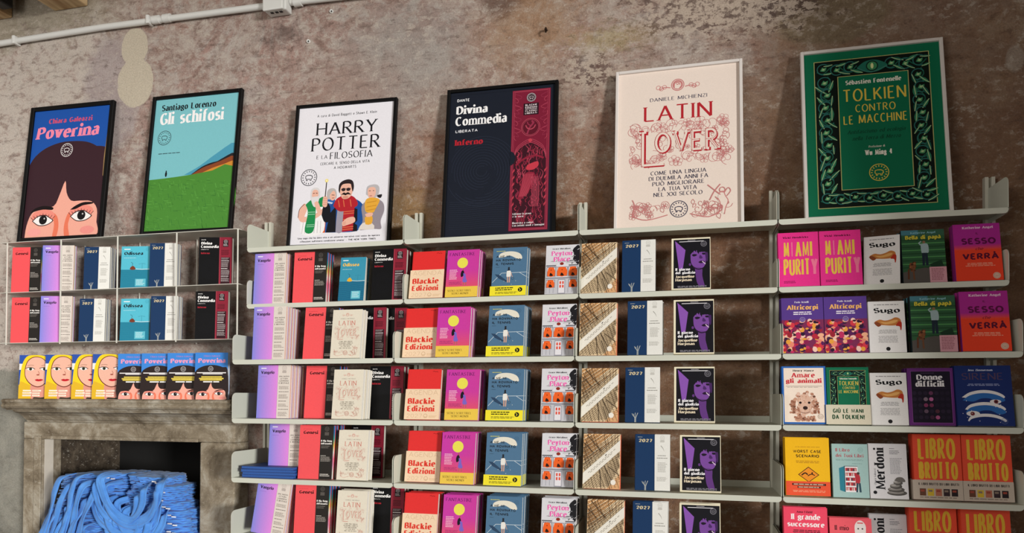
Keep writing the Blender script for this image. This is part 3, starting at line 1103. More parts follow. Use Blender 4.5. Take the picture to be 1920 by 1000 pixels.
def c_dog():
    a = Art(.132, .188, '2d66b4')
    a.rect(.045, .03, .955, .97, 'f2e0d0')
    a.text('Henry Mance', .26, .06, .74, .092, '22201f', 'fat')
    a.text('Amare', .22, .115, .76, .195, 'cc2f3c', 'fat')
    a.text('gli animali', .09, .22, .91, .292, 'cc2f3c', 'fat')
    a.rect(.09, .345, .91, .35, '3a3634')
    a.bars(.12, .365, .88, .375, 1, '5a5450')
    rn = random.Random(3)
    k0 = a.k
    for i in range(170):
        a.k = k0 + i % 14
        t = rn.random() * 6.28
        r = rn.random() ** .5
        x, y = .5 + .3 * r * math.cos(t), .66 + .22 * r * math.sin(t)
        a.circ(x, y, .025 + .02 * rn.random(), rn.choice(['c9987f', 'b5826a', 'dcb09a', 'a8745e', 'e3bfac']), 8)
    a.k = k0 + 14
    for i in range(60):
        a.k = k0 + 14 + i % 8
        a.circ(.5 + rn.uniform(-.23, .23), .9 + rn.uniform(-.025, .04), .03, rn.choice(['c9987f', 'b5826a', 'a8745e']), 8)
    a.spoly([(.36, .6), (.42, .5), (.58, .5), (.66, .6), (.64, .78), (.52, .84), (.4, .78)], 'dcb49e')
    k0 = a.k
    for i in range(40):
        a.k = k0 + i % 9
        a.circ(.51 + rn.uniform(-.15, .15), .66 + rn.uniform(-.14, .15), .018, rn.choice(['d2a68e', 'e3bfac', 'c9987f']), 7)
    for sg in (-1, 1):
        for i in range(26):
            a.k = k0 + 9 + i % 8
            a.circ(.5 + sg * (.27 + rn.uniform(-.05, .05)), .68 + rn.uniform(-.08, .13), .028, rn.choice(['a8745e', '96634e', 'b5826a']), 8)
        a.k = k0 + 20
        a.circ(.51 + sg * .1, .635, .03, '2a1a16', 12)
    a.ell(.52, .725, .055, .032, '2f1d1a', 14)
    a.curve([(.42, .8), (.52, .815), (.62, .79)], .012, '6a3f34')
    a.stamp(.86, .87, .06, 'b09c8c')
    return dict(art=a, t=.018, cov='2d66b4', spine='2558a0', edge='3f78c4', pages='e9e2d8', hard=0)


def vine_panel(a, x0, y0, x1, y1, n, seed=2):
    """a black border strip filled with green vines, buds and leaves"""
    rn = random.Random(seed)
    asp = a.w / a.h
    vert = (y1 - y0) / asp > (x1 - x0)
    L = (y1 - y0) if vert else (x1 - x0)

    def at(t, s):      # t along 0..1, s across -1..1
        if vert:
            return ((x0 + x1) / 2 + s * (x1 - x0) / 2, y0 + t * (y1 - y0))
        return (x0 + t * (x1 - x0), (y0 + y1) / 2 + s * (y1 - y0) / 2)
    hw = (x1 - x0) / 2 if vert else (y1 - y0) / 2 / asp
    g1, g2, g3, hi = '1d5a48', '2f7a58', '5c9a64', 'a8c490'
    a.curve([at(i / (n * 2), .55 * math.sin(i * math.pi / 2 + .4)) for i in range(n * 2 + 1)], .009, g1, 4)
    for i in range(n):
        t = (i + .5) / n
        sg = 1 if i % 2 else -1
        cx, cy = at(t, .12 * sg)
        r = hw * .72
        a.ring(cx, cy, r, .008, '2c6a64', 16, 30 * sg, 300 * sg)
        for j, (dr, col) in enumerate(((.55, g2), (.42, g3), (.24, hi))):
            a.spoly([(cx - r * dr, cy + r * dr * .5 * asp), (cx - r * dr * .3, cy - r * dr * .8 * asp), (cx + r * dr * .2, cy - r * dr * .4 * asp), (cx + r * dr, cy - r * dr * .7 * asp), (cx + r * dr * .7, cy + r * dr * .5 * asp), (cx, cy + r * dr * .8 * asp)], col, 2)
        for q in range(2):
            p, s2 = at(min(.99, t + .5 / n * rn.uniform(.6, 1.1)), sg * -.55 if q else sg * .6)
            ln = hw * rn.uniform(.5, .8)
            th = rn.uniform(.6, 2.4) if vert else rn.uniform(-.6, .6)
            dx, dy = math.cos(th) * ln, math.sin(th) * ln * asp
            a.spoly([(p - dx, s2 - dy), (p - dy * .35 / asp, s2 + dx * .35 * asp), (p + dx, s2 + dy), (p + dy * .3 / asp, s2 - dx * .3 * asp)], g2 if q else g1, 3)
            a.curve([(p - dx, s2 - dy), (p, s2 + dx * .1 * asp), (p + dx, s2 + dy)], .006, hi, 3)


def green_art(w, h, n=1):
    a = Art(w, h, '0b6b4a')
    a.rect(.08, .052, .922, .948, 'b5b070')
    a.rect(.086, .056, .916, .944, '07140f')
    m = 9 if n else 5
    vine_panel(a, .095, .15, .235, .84, m, 2)
    vine_panel(a, .78, .15, .908, .84, m, 3)
    vine_panel(a, .1, .065, .4, .155, 3 if n else 2, 4)
    vine_panel(a, .6, .065, .9, .155, 3 if n else 2, 5)
    vine_panel(a, .1, .855, .9, .935, 8 if n else 5, 6)
    a.spoly([(.4, .115), (.45, .085), (.51, .075), (.57, .085), (.62, .115), (.56, .145), (.5, .15), (.44, .14)], '1f6a58')
    a.circ(.51, .112, .045, '0d2a22')
    a.circ(.51, .112, .036, '3f8a5a')
    a.ell(.51, .112, .011, .018, 'd8e0a0', 10)
    a.curve([(.4, .118), (.5, .15), (.62, .118)], .008, '3c7a6c')
    a.rect(.252, .16, .768, .848, 'b5b070')
    a.rect(.258, .1635, .762, .8445, '0b6b4a')
    gold = 'e2c24e'
    a.text('Sébastien Fontenelle', .31, .19, .715, .216, 'e9e6d8', 'fat')
    a.text('TOLKIEN', .285, .245, .745, .322, gold, 'deco')
    a.text('CONTRO', .375, .342, .665, .388, gold, 'deco')
    a.text('LE MACCHINE', .285, .405, .745, .458, gold, 'deco')
    if n:
        a.text('Antifascismo ed ecologia', .31, .495, .725, .517, '06402c', 'fatl', .2)
        a.text('nella Terra di Mezzo', .345, .535, .69, .557, '06402c', 'fatl', .2)
        a.text('Prefazione di', .46, .594, .575, .606, 'd8d6c8', 'fatl')
        a.text('Wu Ming 4', .43, .62, .625, .65, 'ece8da', 'fat')
    a.stamp(.525, .755, .068, gold)
    return a


def c_green():
    a = green_art(.124, .184, 0)
    b = Art(.124, .0626, 'd6cdb6')
    b.text('GIÙ LE MANI', .12, .2, .84, .42, '1f4a30', 'heavy')
    b.text('DA TOLKIEN!', .1, .5, .86, .74, '1f4a30', 'heavy')
    return dict(art=a, t=.017, cov='0b6b4a', spine='095a3e', edge='0f7a56', pages='e4dcd0', hard=0, band=((0, .66, 1, 1), b, 'd6cdb6'))


def c_dots():
    a = Art(.128, .18, '6a2f7a')
    a.rect(.07, .05, .95, .96, '1d1628')
    a.bars(.3, .085, .62, .1, 1, '5d4a6e')
    a.text('Donne', .2, .115, .77, .205, 'f2eef2', 'fat')
    a.text('difficili', .17, .23, .8, .325, 'f2eef2', 'fat')
    a.rect(.12, .355, .85, .36, '3a2c48')
    rn = random.Random(2)
    lit = {(3, 0): '6b3a5c', (2, 1): '8a7486', (3, 1): 'c06aa0', (2, 2): '8c3a64', (3, 2): '7a3458', (4, 3): '57303f', (2, 3): '6a5468', (4, 4): 'b05a8a', (3, 4): '4a2840'}
    for j in range(5):
        for i in range(7):
            a.circ(.14 + i * .12, .44 + j * .105, .048, lit.get((i, j), rn.choice(['2c2238', '241c30'])), 14)
    a.frame(.07, .05, .95, .96, .012, '8a4a96')
    return dict(art=a, t=.016, cov='5c2a6c', spine='4a2058', edge='d8d0d4', pages='e0d8d4', hard=0)


def c_waves():
    a = Art(.152, .186, '1c2f6c')
    a.text('Jess Zimmerman', .24, .06, .68, .09, 'd4d8ea', 'fat')
    a.text('SIRENE', .12, .125, .86, .235, '56415e', 'roman')
    a.bars(.16, .305, .84, .345, 2, '9aa4cc', 'c')
    for dy, col in ((0, 'ece8ea'), (.05, '2f6ab4'), (.2, 'ece8ea'), (.25, '2f6ab4'), (.39, 'ece8ea'), (.44, '1c2f6c')):
        a.spoly([(.1 + dy * .2, .53 + dy), (.24, .45 + dy), (.44, .41 + dy), (.64, .42 + dy), (.8, .47 + dy), (.86, .53 + dy), (.74, .56 + dy), (.6, .5 + dy), (.44, .5 + dy), (.3, .55 + dy)], col)
    a.ell(.69, .6, .1, .035, 'ece8ea')
    a.circ(.7, .6, .04, '7a3034', 14)
    a.circ(.7, .6, .018, '1a1220', 10)
    a.ell(.28, .8, .12, .045, 'ece8ea')
    a.circ(.27, .8, .04, '7a3034', 14)
    rn = random.Random(6)
    for i in range(22):
        a.circ(rn.uniform(.1, .9), rn.uniform(.5, .95), .008, 'e6e4ea', 7)
    a.stamp(.82, .92, .06, '5a6a9c')
    return dict(art=a, t=.02, cov='1c2f6c', spine='16265a', edge='26397a', pages='dcd6d2', hard=0)


def c_yellow():
    a = Art(.132, .184, 'f2b91a')
    a.bars(.22, .155, .8, .17, 1, 'a8791a', 'c', .1)
    a.text('WORST CASE', .18, .21, .82, .262, '2a2010', 'bold')
    a.text('SCENARIO', .24, .29, .77, .342, '2a2010', 'bold')
    a.bars(.22, .4, .8, .45, 2, 'b8841a', 'c', .1)
    a.poly([(.52, .5), (.76, .64), (.52, .77), (.28, .64)], '3a2410')
    a.poly([(.52, .515), (.735, .64), (.52, .757), (.305, .64)], 'f0922a')
    a.curve([(.36, .65), (.44, .61), (.5, .64)], .03, '2a1c10')
    a.curve([(.5, .66), (.58, .63), (.66, .65)], .022, '2a1c10')
    a.circ(.6, .61, .02, '2a1c10', 10)
    a.rect(0, .755, 1, 1, 'ea5636')
    a.rect(.14, .79, .9, .825, '3a1a14')
    a.rect(.26, .84, .78, .87, '3a1a14')
    a.bars(.16, .8, .88, .826, 1, 'f0c8b0', 'c', .05)
    a.bars(.28, .848, .76, .872, 1, 'f0c8b0', 'c', .05)
    a.bars(.14, .91, .9, .95, 2, 'f0a080', 'c', .1)
    return dict(art=a, t=.018, cov='f2b91a', spine='e0a818', edge='f6c838', pages='e9e0cc', hard=0)


def c_case():
    a = Art(.104, .168, 'a3c3bf')
    a.text('Il Libro', .1, .085, .5, .145, 'b04450', 'fatl')
    a.text('dei Tuoi Libri', .1, .19, .88, .25, 'b04450', 'fatl')
    a.stamp(.8, .11, .07, '7da09c')
    a.bars(.1, .29, .88, .32, 2, '7d9a98')
    a.bars(.55, .365, .9, .38, 1, '7d9a98')
    a.poly([(.18, .46), (.33, .42), (.33, .9), (.19, .87)], '2f7f92')
    a.rect(.33, .42, .7, .9, 'eeeaea')
    for i in range(5):
        y = .45 + .09 * i
        a.rect(.36, y, .67, y + .062, 'b8343e')
        for j in range(6):
            if (i + j) % 3:
                a.rect(.37 + .05 * j, y + .01, .4 + .05 * j, y + .062, ['e8e2e0', '2c4a58', 'd9b0a8'][(i * 2 + j) % 3])
    a.rect(.33, .42, .345, .9, '2a3a40')
    a.rect(.33, .415, .7, .425, '2a3a40')
    a.spoly([(.62, .58), (.7, .55), (.76, .62), (.74, .74), (.64, .73)], 'b8343e')
    a.circ(.71, .55, .04, '4a3a36', 12)
    a.line([(.68, .73), (.66, .9)], .05, '2f4a58')
    a.line([(.74, .73), (.76, .9)], .05, '2f4a58')
    return dict(art=a, t=.015, cov='a3c3bf', spine='94b4b0', edge='b4d0cc', pages='e8e2d8', hard=0)


def c_lump():
    a = Art(.108, .17, 'dcd9db')
    t = Art(.13, .034)
    t.text('Merdoni', 0.0, .02, 1, .82, '17161a', 'fat')
    a.add(rot_ccw(t), .14, .07)
    t = Art(.05, .008)
    t.text('Chiara Galeazzi', 0, .1, 1, .8, '57555a', 'fatl')
    a.add(rot_ccw(t), .11, .46)
    a.bars(.55, .08, .72, .1, 1, '6b696e')
    a.bars(.55, .12, .82, .2, 3, '8b898e')
    a.bars(.55, .26, .88, .56, 11, 'a3a1a6')
    rn = random.Random(4)
    for cx, cy, rx, ry in ((.7, .89, .26, .05), (.68, .83, .22, .05), (.68, .77, .16, .05), (.74, .71, .12, .04), (.8, .66, .12, .035)):
        a.ell(cx, cy, rx, ry, '56524f')
        a.ell(cx - .03, cy - .012, rx * .8, ry * .6, '8f8a85')
        a.ell(cx - .06, cy - .02, rx * .4, ry * .3, 'b0aba6')
    a.spoly([(.64, .67), (.72, .61), (.86, .61), (.93, .68), (.8, .69)], '6b6662')
    a.circ(.13, .89, .05, '17161a', 14)
    return dict(art=a, t=.015, cov='dcd9db', spine='c9c6c8', edge='e6e3e4', pages='eae6e0', hard=0)


def c_ugly():
    a = Art(.132, .2, 'ea5238')
    a.text('LIBRO', .1, .055, .89, .385, 'e6b63a', 'heavy')
    a.text('BRUTTO', .1, .42, .92, .69, 'e6b63a', 'heavy')
    b = Art(.132, .06, 'c4b6a8')
    b.text('IL LIBRO BRUTTO DEI LIBRI BRUTTI', .08, .14, .92, .27, '2e2626', 'heavy')
    for i, c in enumerate(('6a4434', 'd8b83a', 'b8705a', '3a2a30', '2a2024')):
        x = .1 + .165 * i
        b.rect(x, .44, x + .13, .8, c)
        b.rect(x + .02, .5, x + .1, .6, '8c7a6c' if i % 2 else 'a04a3a')
    b.bars(.1, .86, .9, .94, 1, '8c7c70')
    return dict(art=a, t=.026, cov='ea5238', spine='d6462e', edge='f06a4c', pages='e6dccc', hard=1, band=((0, .7, 1, 1), b, 'c4b6a8'))


def c_heir():
    a = Art(.131, .188, 'f04a66')
    a.text('Anna Fifield', .3, .06, .66, .095, '4a1220', 'fat')
    a.text('Il grande', .17, .115, .84, .205, 'f8eeee', 'fat')
    a.text('successore', .08, .245, .93, .325, 'f8eeee', 'fat')
    a.bars(.2, .38, .84, .46, 3, '5a1a26', 'c', .1)
    a.circ(.5, .72, .2, 'd83a54')
    return dict(art=a, t=.018, cov='f04a66', spine='dc3e58', edge='f66a80', pages='e9e0da', hard=0)


def c_coral():
    a = Art(.122, .16, 'f2606c')
    a.text('Il mio', .12, .15, .46, .24, '3a161c', 'fatl')
    a.spoly([(.6, .3), (.6, .14), (.68, .05), (.78, .05), (.86, .14), (.86, .3), (.92, .42), (.54, .42)], 'f0e6e2')
    for sg in (-1, 1):
        a.circ(.73 + sg * .05, .2, .02, '3a2a2c', 10)
    a.rect(.66, .08, .8, .1, 'd83a48')
    return dict(art=a, t=.02, cov='f2606c', spine='c83a48', edge='e04a58', pages='e9ded8', hard=0)


def c_blonde():
    a = Art(.136, .188, '2b51a8')
    a.rect(0, .2, .1, .34, 'e8e6e2')
    a.spoly([(.02, 1), (.03, .6), (.08, .25), (.22, .04), (.45, .0), (.8, .02), (.96, .12), (1, .3), (1, 1), (.5, .999)], 'f0d022', 3)
    a.poly([(0.0, .7), (.06, .6), (.4, .7), (.4, 1), (0, 1)], 'e0b428')
    sk = 'eab49e'
    a.spoly([(.38, .68), (.85, .7), (.84, 1), (.4, 1)], 'dc9482', 2)
    a.spoly([(.17, .34), (.25, .14), (.45, .04), (.7, .06), (.9, .2), (.93, .42), (.9, .58), (.75, .71), (.55, .735), (.33, .65), (.19, .5)], '6e2a20')
    a.spoly([(.19, .34), (.27, .15), (.46, .055), (.7, .075), (.88, .21), (.91, .42), (.88, .57), (.74, .69), (.55, .715), (.34, .63), (.21, .49)], sk)
    for cx in (.36, .8):
        a.spoly([(cx - .14, .305), (cx - .06, .285), (cx + .05, .29), (cx + .12, .32), (cx + .03, .355), (cx - .06, .35)], 'f4f0ee')
        a.line([(cx - .16, .305), (cx - .05, .285), (cx + .06, .29), (cx + .14, .325)], .022, '54302c')
        a.circ(cx, .32, .05, '4a5240', 14)
        a.circ(cx, .32, .028, '14110f', 10)
        a.curve([(cx - .1, .245), (cx, .23), (cx + .1, .24)], .012, '8a5a3a')
    a.curve([(.6, .37), (.64, .42), (.6, .45), (.56, .445)], .018, 'b8735e')
    a.ell(.6, .455, .05, .014, '9c4a3c')
    a.spoly([(.5, .57), (.58, .548), (.63, .556), (.7, .548), (.77, .57), (.68, .6), (.57, .6)], 'cc1f2c')
    a.line([(.51, .572), (.76, .572)], .01, '7a101a')
    a.rect(.14, .8, .4, .83, 'f2ead8')
    for x0, y0, x1, y1 in ((.13, .85, .42, .885), (.44, .8, .72, .835), (.44, .86, .68, .89), (.13, .905, .4, .945), (.44, .91, .68, .945)):
        a.rect(x0, y0, x1, y1, 'f2ead8')
        a.bars(x0 + .01, y0 + .008, x1 - .01, y1 - .004, 1, 'd8b49c')
    a.spoly([(.46, 1), (.5, .965), (.7, .975), (.9, .96), (1, 1)], '1c2a1c', 2)
    return dict(art=a, t=.018, cov='e8c428', spine='d8b424', edge='f2d648', pages='e9e2d4', hard=0)


def poverina_face(a, top, s=1.0):
    """lower half of the fringe portrait: fringe, brows, eyes; top = y of the fringe parting"""
    k = (1 - top) / .43
    Y = lambda y: top + (y - .57) * k
    sk = 'f0ab98'
    a.spoly([(.04, 1.0), (.05, Y(.9)), (.1, Y(.81)), (.2, Y(.775)), (.38, Y(.76)), (.44, Y(.68)), (.5, Y(.57)), (.53, Y(.66)), (.6, Y(.725)), (.72, Y(.73)), (.86, Y(.74)), (.94, Y(.8)), (.95, Y(.9)), (.955, 1.0), (.5, 1.0)], sk, 3)
    a.spoly([(.36, Y(.8)), (.44, Y(.84)), (.47, Y(.92)), (.45, 1), (.4, 1), (.41, Y(.9))], 'e8795c', 3)
    a.spoly([(.64, Y(.79)), (.57, Y(.83)), (.54, Y(.92)), (.56, 1), (.62, 1), (.59, Y(.9))], 'e8795c', 3)
    for cx, cy, sg in ((.255, .862, -1), (.745, .842, 1)):
        a.ell(cx, Y(cy - .03), .15, .05 * k, 'ee8f80')
        a.spoly([(cx - .14, Y(cy + .005)), (cx - .07, Y(cy - .032)), (cx + .03, Y(cy - .038)), (cx + .1, Y(cy - .012)), (cx + .14, Y(cy + .01)), (cx + .06, Y(cy + .042)), (cx - .05, Y(cy + .044))], '3a1c1c')
        a.spoly([(cx - .125, Y(cy + .006)), (cx - .065, Y(cy - .025)), (cx + .03, Y(cy - .03)), (cx + .095, Y(cy - .007)), (cx + .125, Y(cy + .01)), (cx + .055, Y(cy + .036)), (cx - .045, Y(cy + .038))], 'f4f1ee')
        a.circ(cx + .005, Y(cy), .052, '141214')
        a.circ(cx + .02, Y(cy - .01), .01, 'c8c4c4', 8)
        for i in range(9):
            t = -.13 + i * .032
            a.line([(cx + t, Y(cy - .03 + abs(t) * .2)), (cx + t * 1.25, Y(cy - .052 + abs(t) * .2))], .006, '4a2426')
    a.spoly([(.08, Y(.806)), (.14, Y(.77)), (.25, Y(.754)), (.37, Y(.768)), (.365, Y(.788)), (.25, Y(.782)), (.15, Y(.792))], '190f11')
    a.spoly([(.6, Y(.796)), (.66, Y(.768)), (.76, Y(.744)), (.88, Y(.748)), (.87, Y(.76)), (.76, Y(.768)), (.67, Y(.792))], '190f11')
    a.ell(.16, Y(.955), .09, .03 * k, 'f2a39c')
    a.ell(.84, Y(.955), .09, .03 * k, 'ec948c')


def poverina_art(w, h):
    a = Art(w, h, '1d52a6')
    a.spoly([(0, .43), (.07, .36), (.2, .3), (.38, .265), (.55, .262), (.72, .275), (.86, .315), (1, .39), (1, 1), (.5, 1), (0, 1)], '3a222a', 3)
    a.poly([(.985, .14), (1, .12), (1, .55), (.97, .55), (.965, .4)], 'a5875a')  # tan reflection along the right edge, painted into the print
    a.text('Chiara Galeazzi', .2, .072, .77, .108, 'd0506e', 'fat')
    a.text('Poverina', .05, .135, .87, .225, 'f48aa6', 'fat', .12)
    a.stamp(.475, .328, .075, 'e8e4e2')
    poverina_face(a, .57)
    return a


def c_fringe():
    a = Art(.136, .188, '3d86d8')
    a.spoly([(0, .42), (.08, .35), (.25, .29), (.45, .265), (.65, .27), (.85, .31), (1, .37), (1, 1), (.5, 1), (0, 1)], '2b201f', 3)
    a.text('Chiara Galeazzi', .26, .055, .76, .085, 'b47ab0', 'fatl')
    a.text('Poverina', .09, .125, .93, .215, 'f09ab8', 'fat')
    a.stamp(.48, .345, .075, 'd8d4d4')
    a.rect(.06, .42, .95, .44, 'ece8e6')
    a.rect(.24, .445, .85, .463, 'ece8e6')
    for y, x0, x1 in ((.505, .2, .83), (.54, .13, .88), (.57, .16, .83)):
        a.rect(x0, y, x1, y + .026, 'e8d058')
        a.bars(x0 + .01, y + .009, x1 - .01, y + .02, 1, 'b89c38')
    a.rect(.26, .61, .54, .635, 'f4f2f0')
    a.rect(.57, .61, .75, .635, 'f4f2f0')
    poverina_face(a, .645)
    return dict(art=a, t=.018, cov='3d86d8', spine='2f74c4', edge='5a9ae2', pages='dfe6ee', hard=0)


DESIGNS = {}
for _n, _fn, _desc in (
        ('lilac', c_lilac, 'lilac-to-pink hardcover with cream band'), ('red', c_red, 'coral red hardcover with black band'),
        ('sea', lambda: c_sea(), 'turquoise sea paperback with black title'), ('sea2', lambda: c_sea('f2c04a', .104, .176), 'small blue sea paperback with yellow title'),
        ('navy', c_navy, 'navy 2027 diary with white band'), ('black', c_black, 'black hardcover with crimson band'),
        ('latin', c_latin, 'cream hardcover with pink flower ornament'), ('agenda', c_agenda, 'red diary with beige 2027 band'),
        ('magenta', c_magenta, 'magenta book with yellow moon'), ('tennis', c_tennis, 'slate blue tennis-court book'),
        ('house', c_house, 'grey house book with orange windows'), ('lines', c_lines, 'straw-coloured line-pattern book'),
        ('noir', c_noir, 'black book with purple smoking woman'), ('pink', c_pink, 'hot pink paperback with yellow capitals'),
        ('sauce', c_sauce, 'small white paperback with brown roll'), ('lawn', c_lawn, 'green lawn paperback with pink sticker'),
        ('split', c_split, 'magenta-over-red paperback'), ('crowd', c_crowd, 'purple paperback with red crowd'),
        ('dog', c_dog, 'blue-edged paperback with curly dog'), ('green', c_green, 'green vine paperback with beige band'),
        ('dots', c_dots, 'purple-framed paperback with dots'), ('waves', c_waves, 'navy paperback with white waves'),
        ('yellow', c_yellow, 'yellow paperback with orange diamond'), ('case', c_case, 'pale teal paperback with bookcase drawing'),
        ('lump', c_lump, 'white paperback with vertical black title'), ('ugly', c_ugly, 'orange-red book with yellow capitals'),
        ('heir', c_heir, 'rose red paperback with white title'), ('coral', c_coral, 'coral paperback with white figure'),
        ('blonde', c_blonde, 'paperback with blonde woman'), ('fringe', c_fringe, 'blue paperback with fringed woman')):
    DESIGNS[_n] = (_fn, _desc)

# ------------------------------------------------------------------ the wall and the room


def plaster_mat():
    m, nt, b = mat_new('old_scraped_plaster')
    geo = nd(nt, 'ShaderNodeTexCoord').outputs['Object']
    sep = nd(nt, 'ShaderNodeSeparateXYZ')
    nt.links.new(geo, sep.inputs[0])
    X, Z = sep.outputs['X'], sep.outputs['Z']
    big = noise_tex(nt, geo, 1.9, 6, .66, .8)
    mid = noise_tex(nt, geo, 6.5, 9, .74, .5)
    mid2 = noise_tex(nt, scaled(nt, geo, (15, 15, 19)), 1, 8, .72, .3)
    fine = noise_tex(nt, scaled(nt, geo, (26, 26, 40)), 1, 8, .74)
    streak = noise_tex(nt, scaled(nt, geo, (9, 9, 46)), 1, 6, .7, .3)
    base = ramp(nt, big, [(.3, '857069'), (.38, 'aa9c95'), (.45, 'a5877d'), (.51, 'b3a9a1'), (.58, 'a08276'), (.64, 'a99d94'), (.72, '8f8076')])
    base = mix(nt, ramp(nt, mid, [(.44, 0.0), (.54, .9)]), base, ramp(nt, big, [(.35, 'bab0a8'), (.48, '94796f'), (.6, 'b5aaa0'), (.68, '9c8478')]))
    base = mix(nt, ramp(nt, mid2, [(.52, 0.0), (.57, .7)]), base, 'b9aea4')
    base = mix(nt, ramp(nt, mid2, [(.41, .65), (.46, 0.0)]), base, '7b655c')
    pale = math_n(nt, 'MULTIPLY', math_n(nt, 'DIVIDE', math_n(nt, 'SUBTRACT', -2.12, math_n(nt, 'ADD', X, math_n(nt, 'MULTIPLY', math_n(nt, 'SUBTRACT', mid, .5), 1.4))), .12, True), ramp(nt, mid2, [(.4, .25), (.5, .85)]))
    base = mix(nt, pale, base, 'c3b9af')
    # browner plaster low down behind the grey shelving and towards the right
    jz = math_n(nt, 'ADD', Z, math_n(nt, 'MULTIPLY', math_n(nt, 'SUBTRACT', mid, .5), .7))
    jx = math_n(nt, 'ADD', X, math_n(nt, 'MULTIPLY', math_n(nt, 'SUBTRACT', big, .5), 2.2))
    low = ramp(nt, math_n(nt, 'DIVIDE', math_n(nt, 'SUBTRACT', 2.9, jz), .7, True), [(.0, 0.0), (1., 1.0)])
    rgt = ramp(nt, math_n(nt, 'DIVIDE', math_n(nt, 'ADD', jx, 1.5), 1.2, True), [(.0, 0.0), (1., 1.0)])
    brown = math_n(nt, 'MULTIPLY', math_n(nt, 'MULTIPLY', low, rgt), .8)
    base = mix(nt, brown, base, ramp(nt, mid, [(.35, '6e4526'), (.5, '8c6040'), (.62, '9c7a5c'), (.7, '8f6440')]))
    far = ramp(nt, math_n(nt, 'DIVIDE', math_n(nt, 'SUBTRACT', jx, -.2), 1.2, True), [(.0, 0.0), (1., .75)])
    base = mix(nt, far, base, ramp(nt, big, [(.35, '6a4f40'), (.55, '7f644e'), (.7, '92795f')]))

    def patch(cx, cz, rx, rz, col, jag=.25, soft=.12, amt=1.0, out=base, src=None):
        dx = math_n(nt, 'DIVIDE', math_n(nt, 'SUBTRACT', X, cx), rx)
        dz = math_n(nt, 'DIVIDE', math_n(nt, 'SUBTRACT', Z, cz), rz)
        d = math_n(nt, 'SQRT', math_n(nt, 'ADD', math_n(nt, 'MULTIPLY', dx, dx), math_n(nt, 'MULTIPLY', dz, dz)))
        d = math_n(nt, 'ADD', d, math_n(nt, 'MULTIPLY', math_n(nt, 'SUBTRACT', src or mid, .5), jag))
        k = math_n(nt, 'DIVIDE', math_n(nt, 'SUBTRACT', 1.0, d), soft, True)
        if amt < 1:
            k = math_n(nt, 'MULTIPLY', k, amt)
        return mix(nt, k, out, col)
    # ochre bare plaster, dark ring stain, yellow-green remains of paint, grey smears
    base = patch(-.22, 2.93, .3, .22, '9c7c60', 2.4, .7, .75, base)
    base = patch(-.34, 3.05, .1, .1, '5d443a', 2.2, .5, .75, base)
    base = patch(.1, 2.84, .2, .07, 'a39468', 3.4, .8, .55, base, fine)
    base = patch(.55, 2.93, .28, .1, 'a39283', 3.6, .6, .75, base, fine)
    base = patch(.86, 2.84, .2, .12, '80705a', .5, .15, .9, base)
    base = patch(1.42, 2.615, .03, .05, 'a09184', .5, .2, .8, base)
    base = patch(-.72, 2.2, .13, .16, '96784f', 1.8, .5, .7, base)
    base = patch(-2.15, 2.85, .17, .3, 'a79a98', .8, .25, .8, base)
    base = patch(-1.3, 3.02, .14, .07, '5f5450', 3.2, .9, .6, base, mid2)
    base = patch(-.75, 2.85, .35, .3, '9c9690', 1.4, .6, .7, base)
    base = patch(-1.0, 2.7, .3, .25, '9c8378', 1.4, .6, .6, base)
    # olive-grey distemper above the conduit
    top = ramp(nt, math_n(nt, 'DIVIDE', math_n(nt, 'SUBTRACT', jz, 3.1), .12, True), [(0, 0.0), (1, .85)])
    lft = math_n(nt, 'DIVIDE', math_n(nt, 'SUBTRACT', -1.9, jx), .5, True)
    base = mix(nt, math_n(nt, 'MULTIPLY', top, lft), base, '938a78')
    # flakes and scratches
    fl = math_n(nt, 'MULTIPLY', ramp(nt, fine, [(.53, 0.0), (.57, 1.0)]), ramp(nt, mid, [(.44, .08), (.56, 1.0)]))
    base = mix(nt, math_n(nt, 'MULTIPLY', fl, .5), base, 'c2b7aa')
    fl2 = math_n(nt, 'MULTIPLY', ramp(nt, fine, [(.40, 1.0), (.45, 0.0)]), ramp(nt, mid, [(.42, 1.0), (.56, .1)]))
    base = mix(nt, math_n(nt, 'MULTIPLY', fl2, .5), base, '54423b')
    dk = math_n(nt, 'MULTIPLY', ramp(nt, streak, [(.36, 1.0), (.46, 0.0)]), ramp(nt, big, [(.4, 1.0), (.58, .25)]))
    base = mix(nt, math_n(nt, 'MULTIPLY', dk, .45), base, '5d4b43')
    for cx, cz_, rx, rz, am in ((.5, 2.9, .42, .13, .9), (.72, 2.98, .16, .22, .9), (0.02, 2.72, .12, .1, .9), (.2, 2.62, .14, .12, .6)):
        keep = base
        spot = mix(nt, ramp(nt, fine, [(.47, 0.0), (.5, 1.0)]), mix(nt, .6, keep, '4a3a38'), 'b3a394')
        base = patch(cx, cz_, rx, rz, spot, 2.6, .5, am, keep, mid2)
    # two round repairs in cream filler, left
    base = patch(-2.03, 3.055, .072, .088, 'c2b7a4', .3, .05, 1, base, mid2)
    base = patch(-2.025, 2.895, .097, .115, 'c2b7a4', .3, .05, 1, base, mid2)
    # grey-green dado paint beside the fireplace
    dd = math_n(nt, 'MULTIPLY', math_n(nt, 'DIVIDE', math_n(nt, 'SUBTRACT', 1.62, math_n(nt, 'ADD', Z, math_n(nt, 'MULTIPLY', math_n(nt, 'SUBTRACT', mid, .5), .06))), .02, True),
                math_n(nt, 'DIVIDE', math_n(nt, 'SUBTRACT', -2.34, math_n(nt, 'ADD', X, math_n(nt, 'MULTIPLY', math_n(nt, 'SUBTRACT', big, .5), .6))), .1, True))
    base = mix(nt, math_n(nt, 'MULTIPLY', dd, .8), base, ramp(nt, mid, [(.35, '6d7068'), (.6, '8b8b80')]))
    grain = noise_tex(nt, geo, 160, 3, .7)
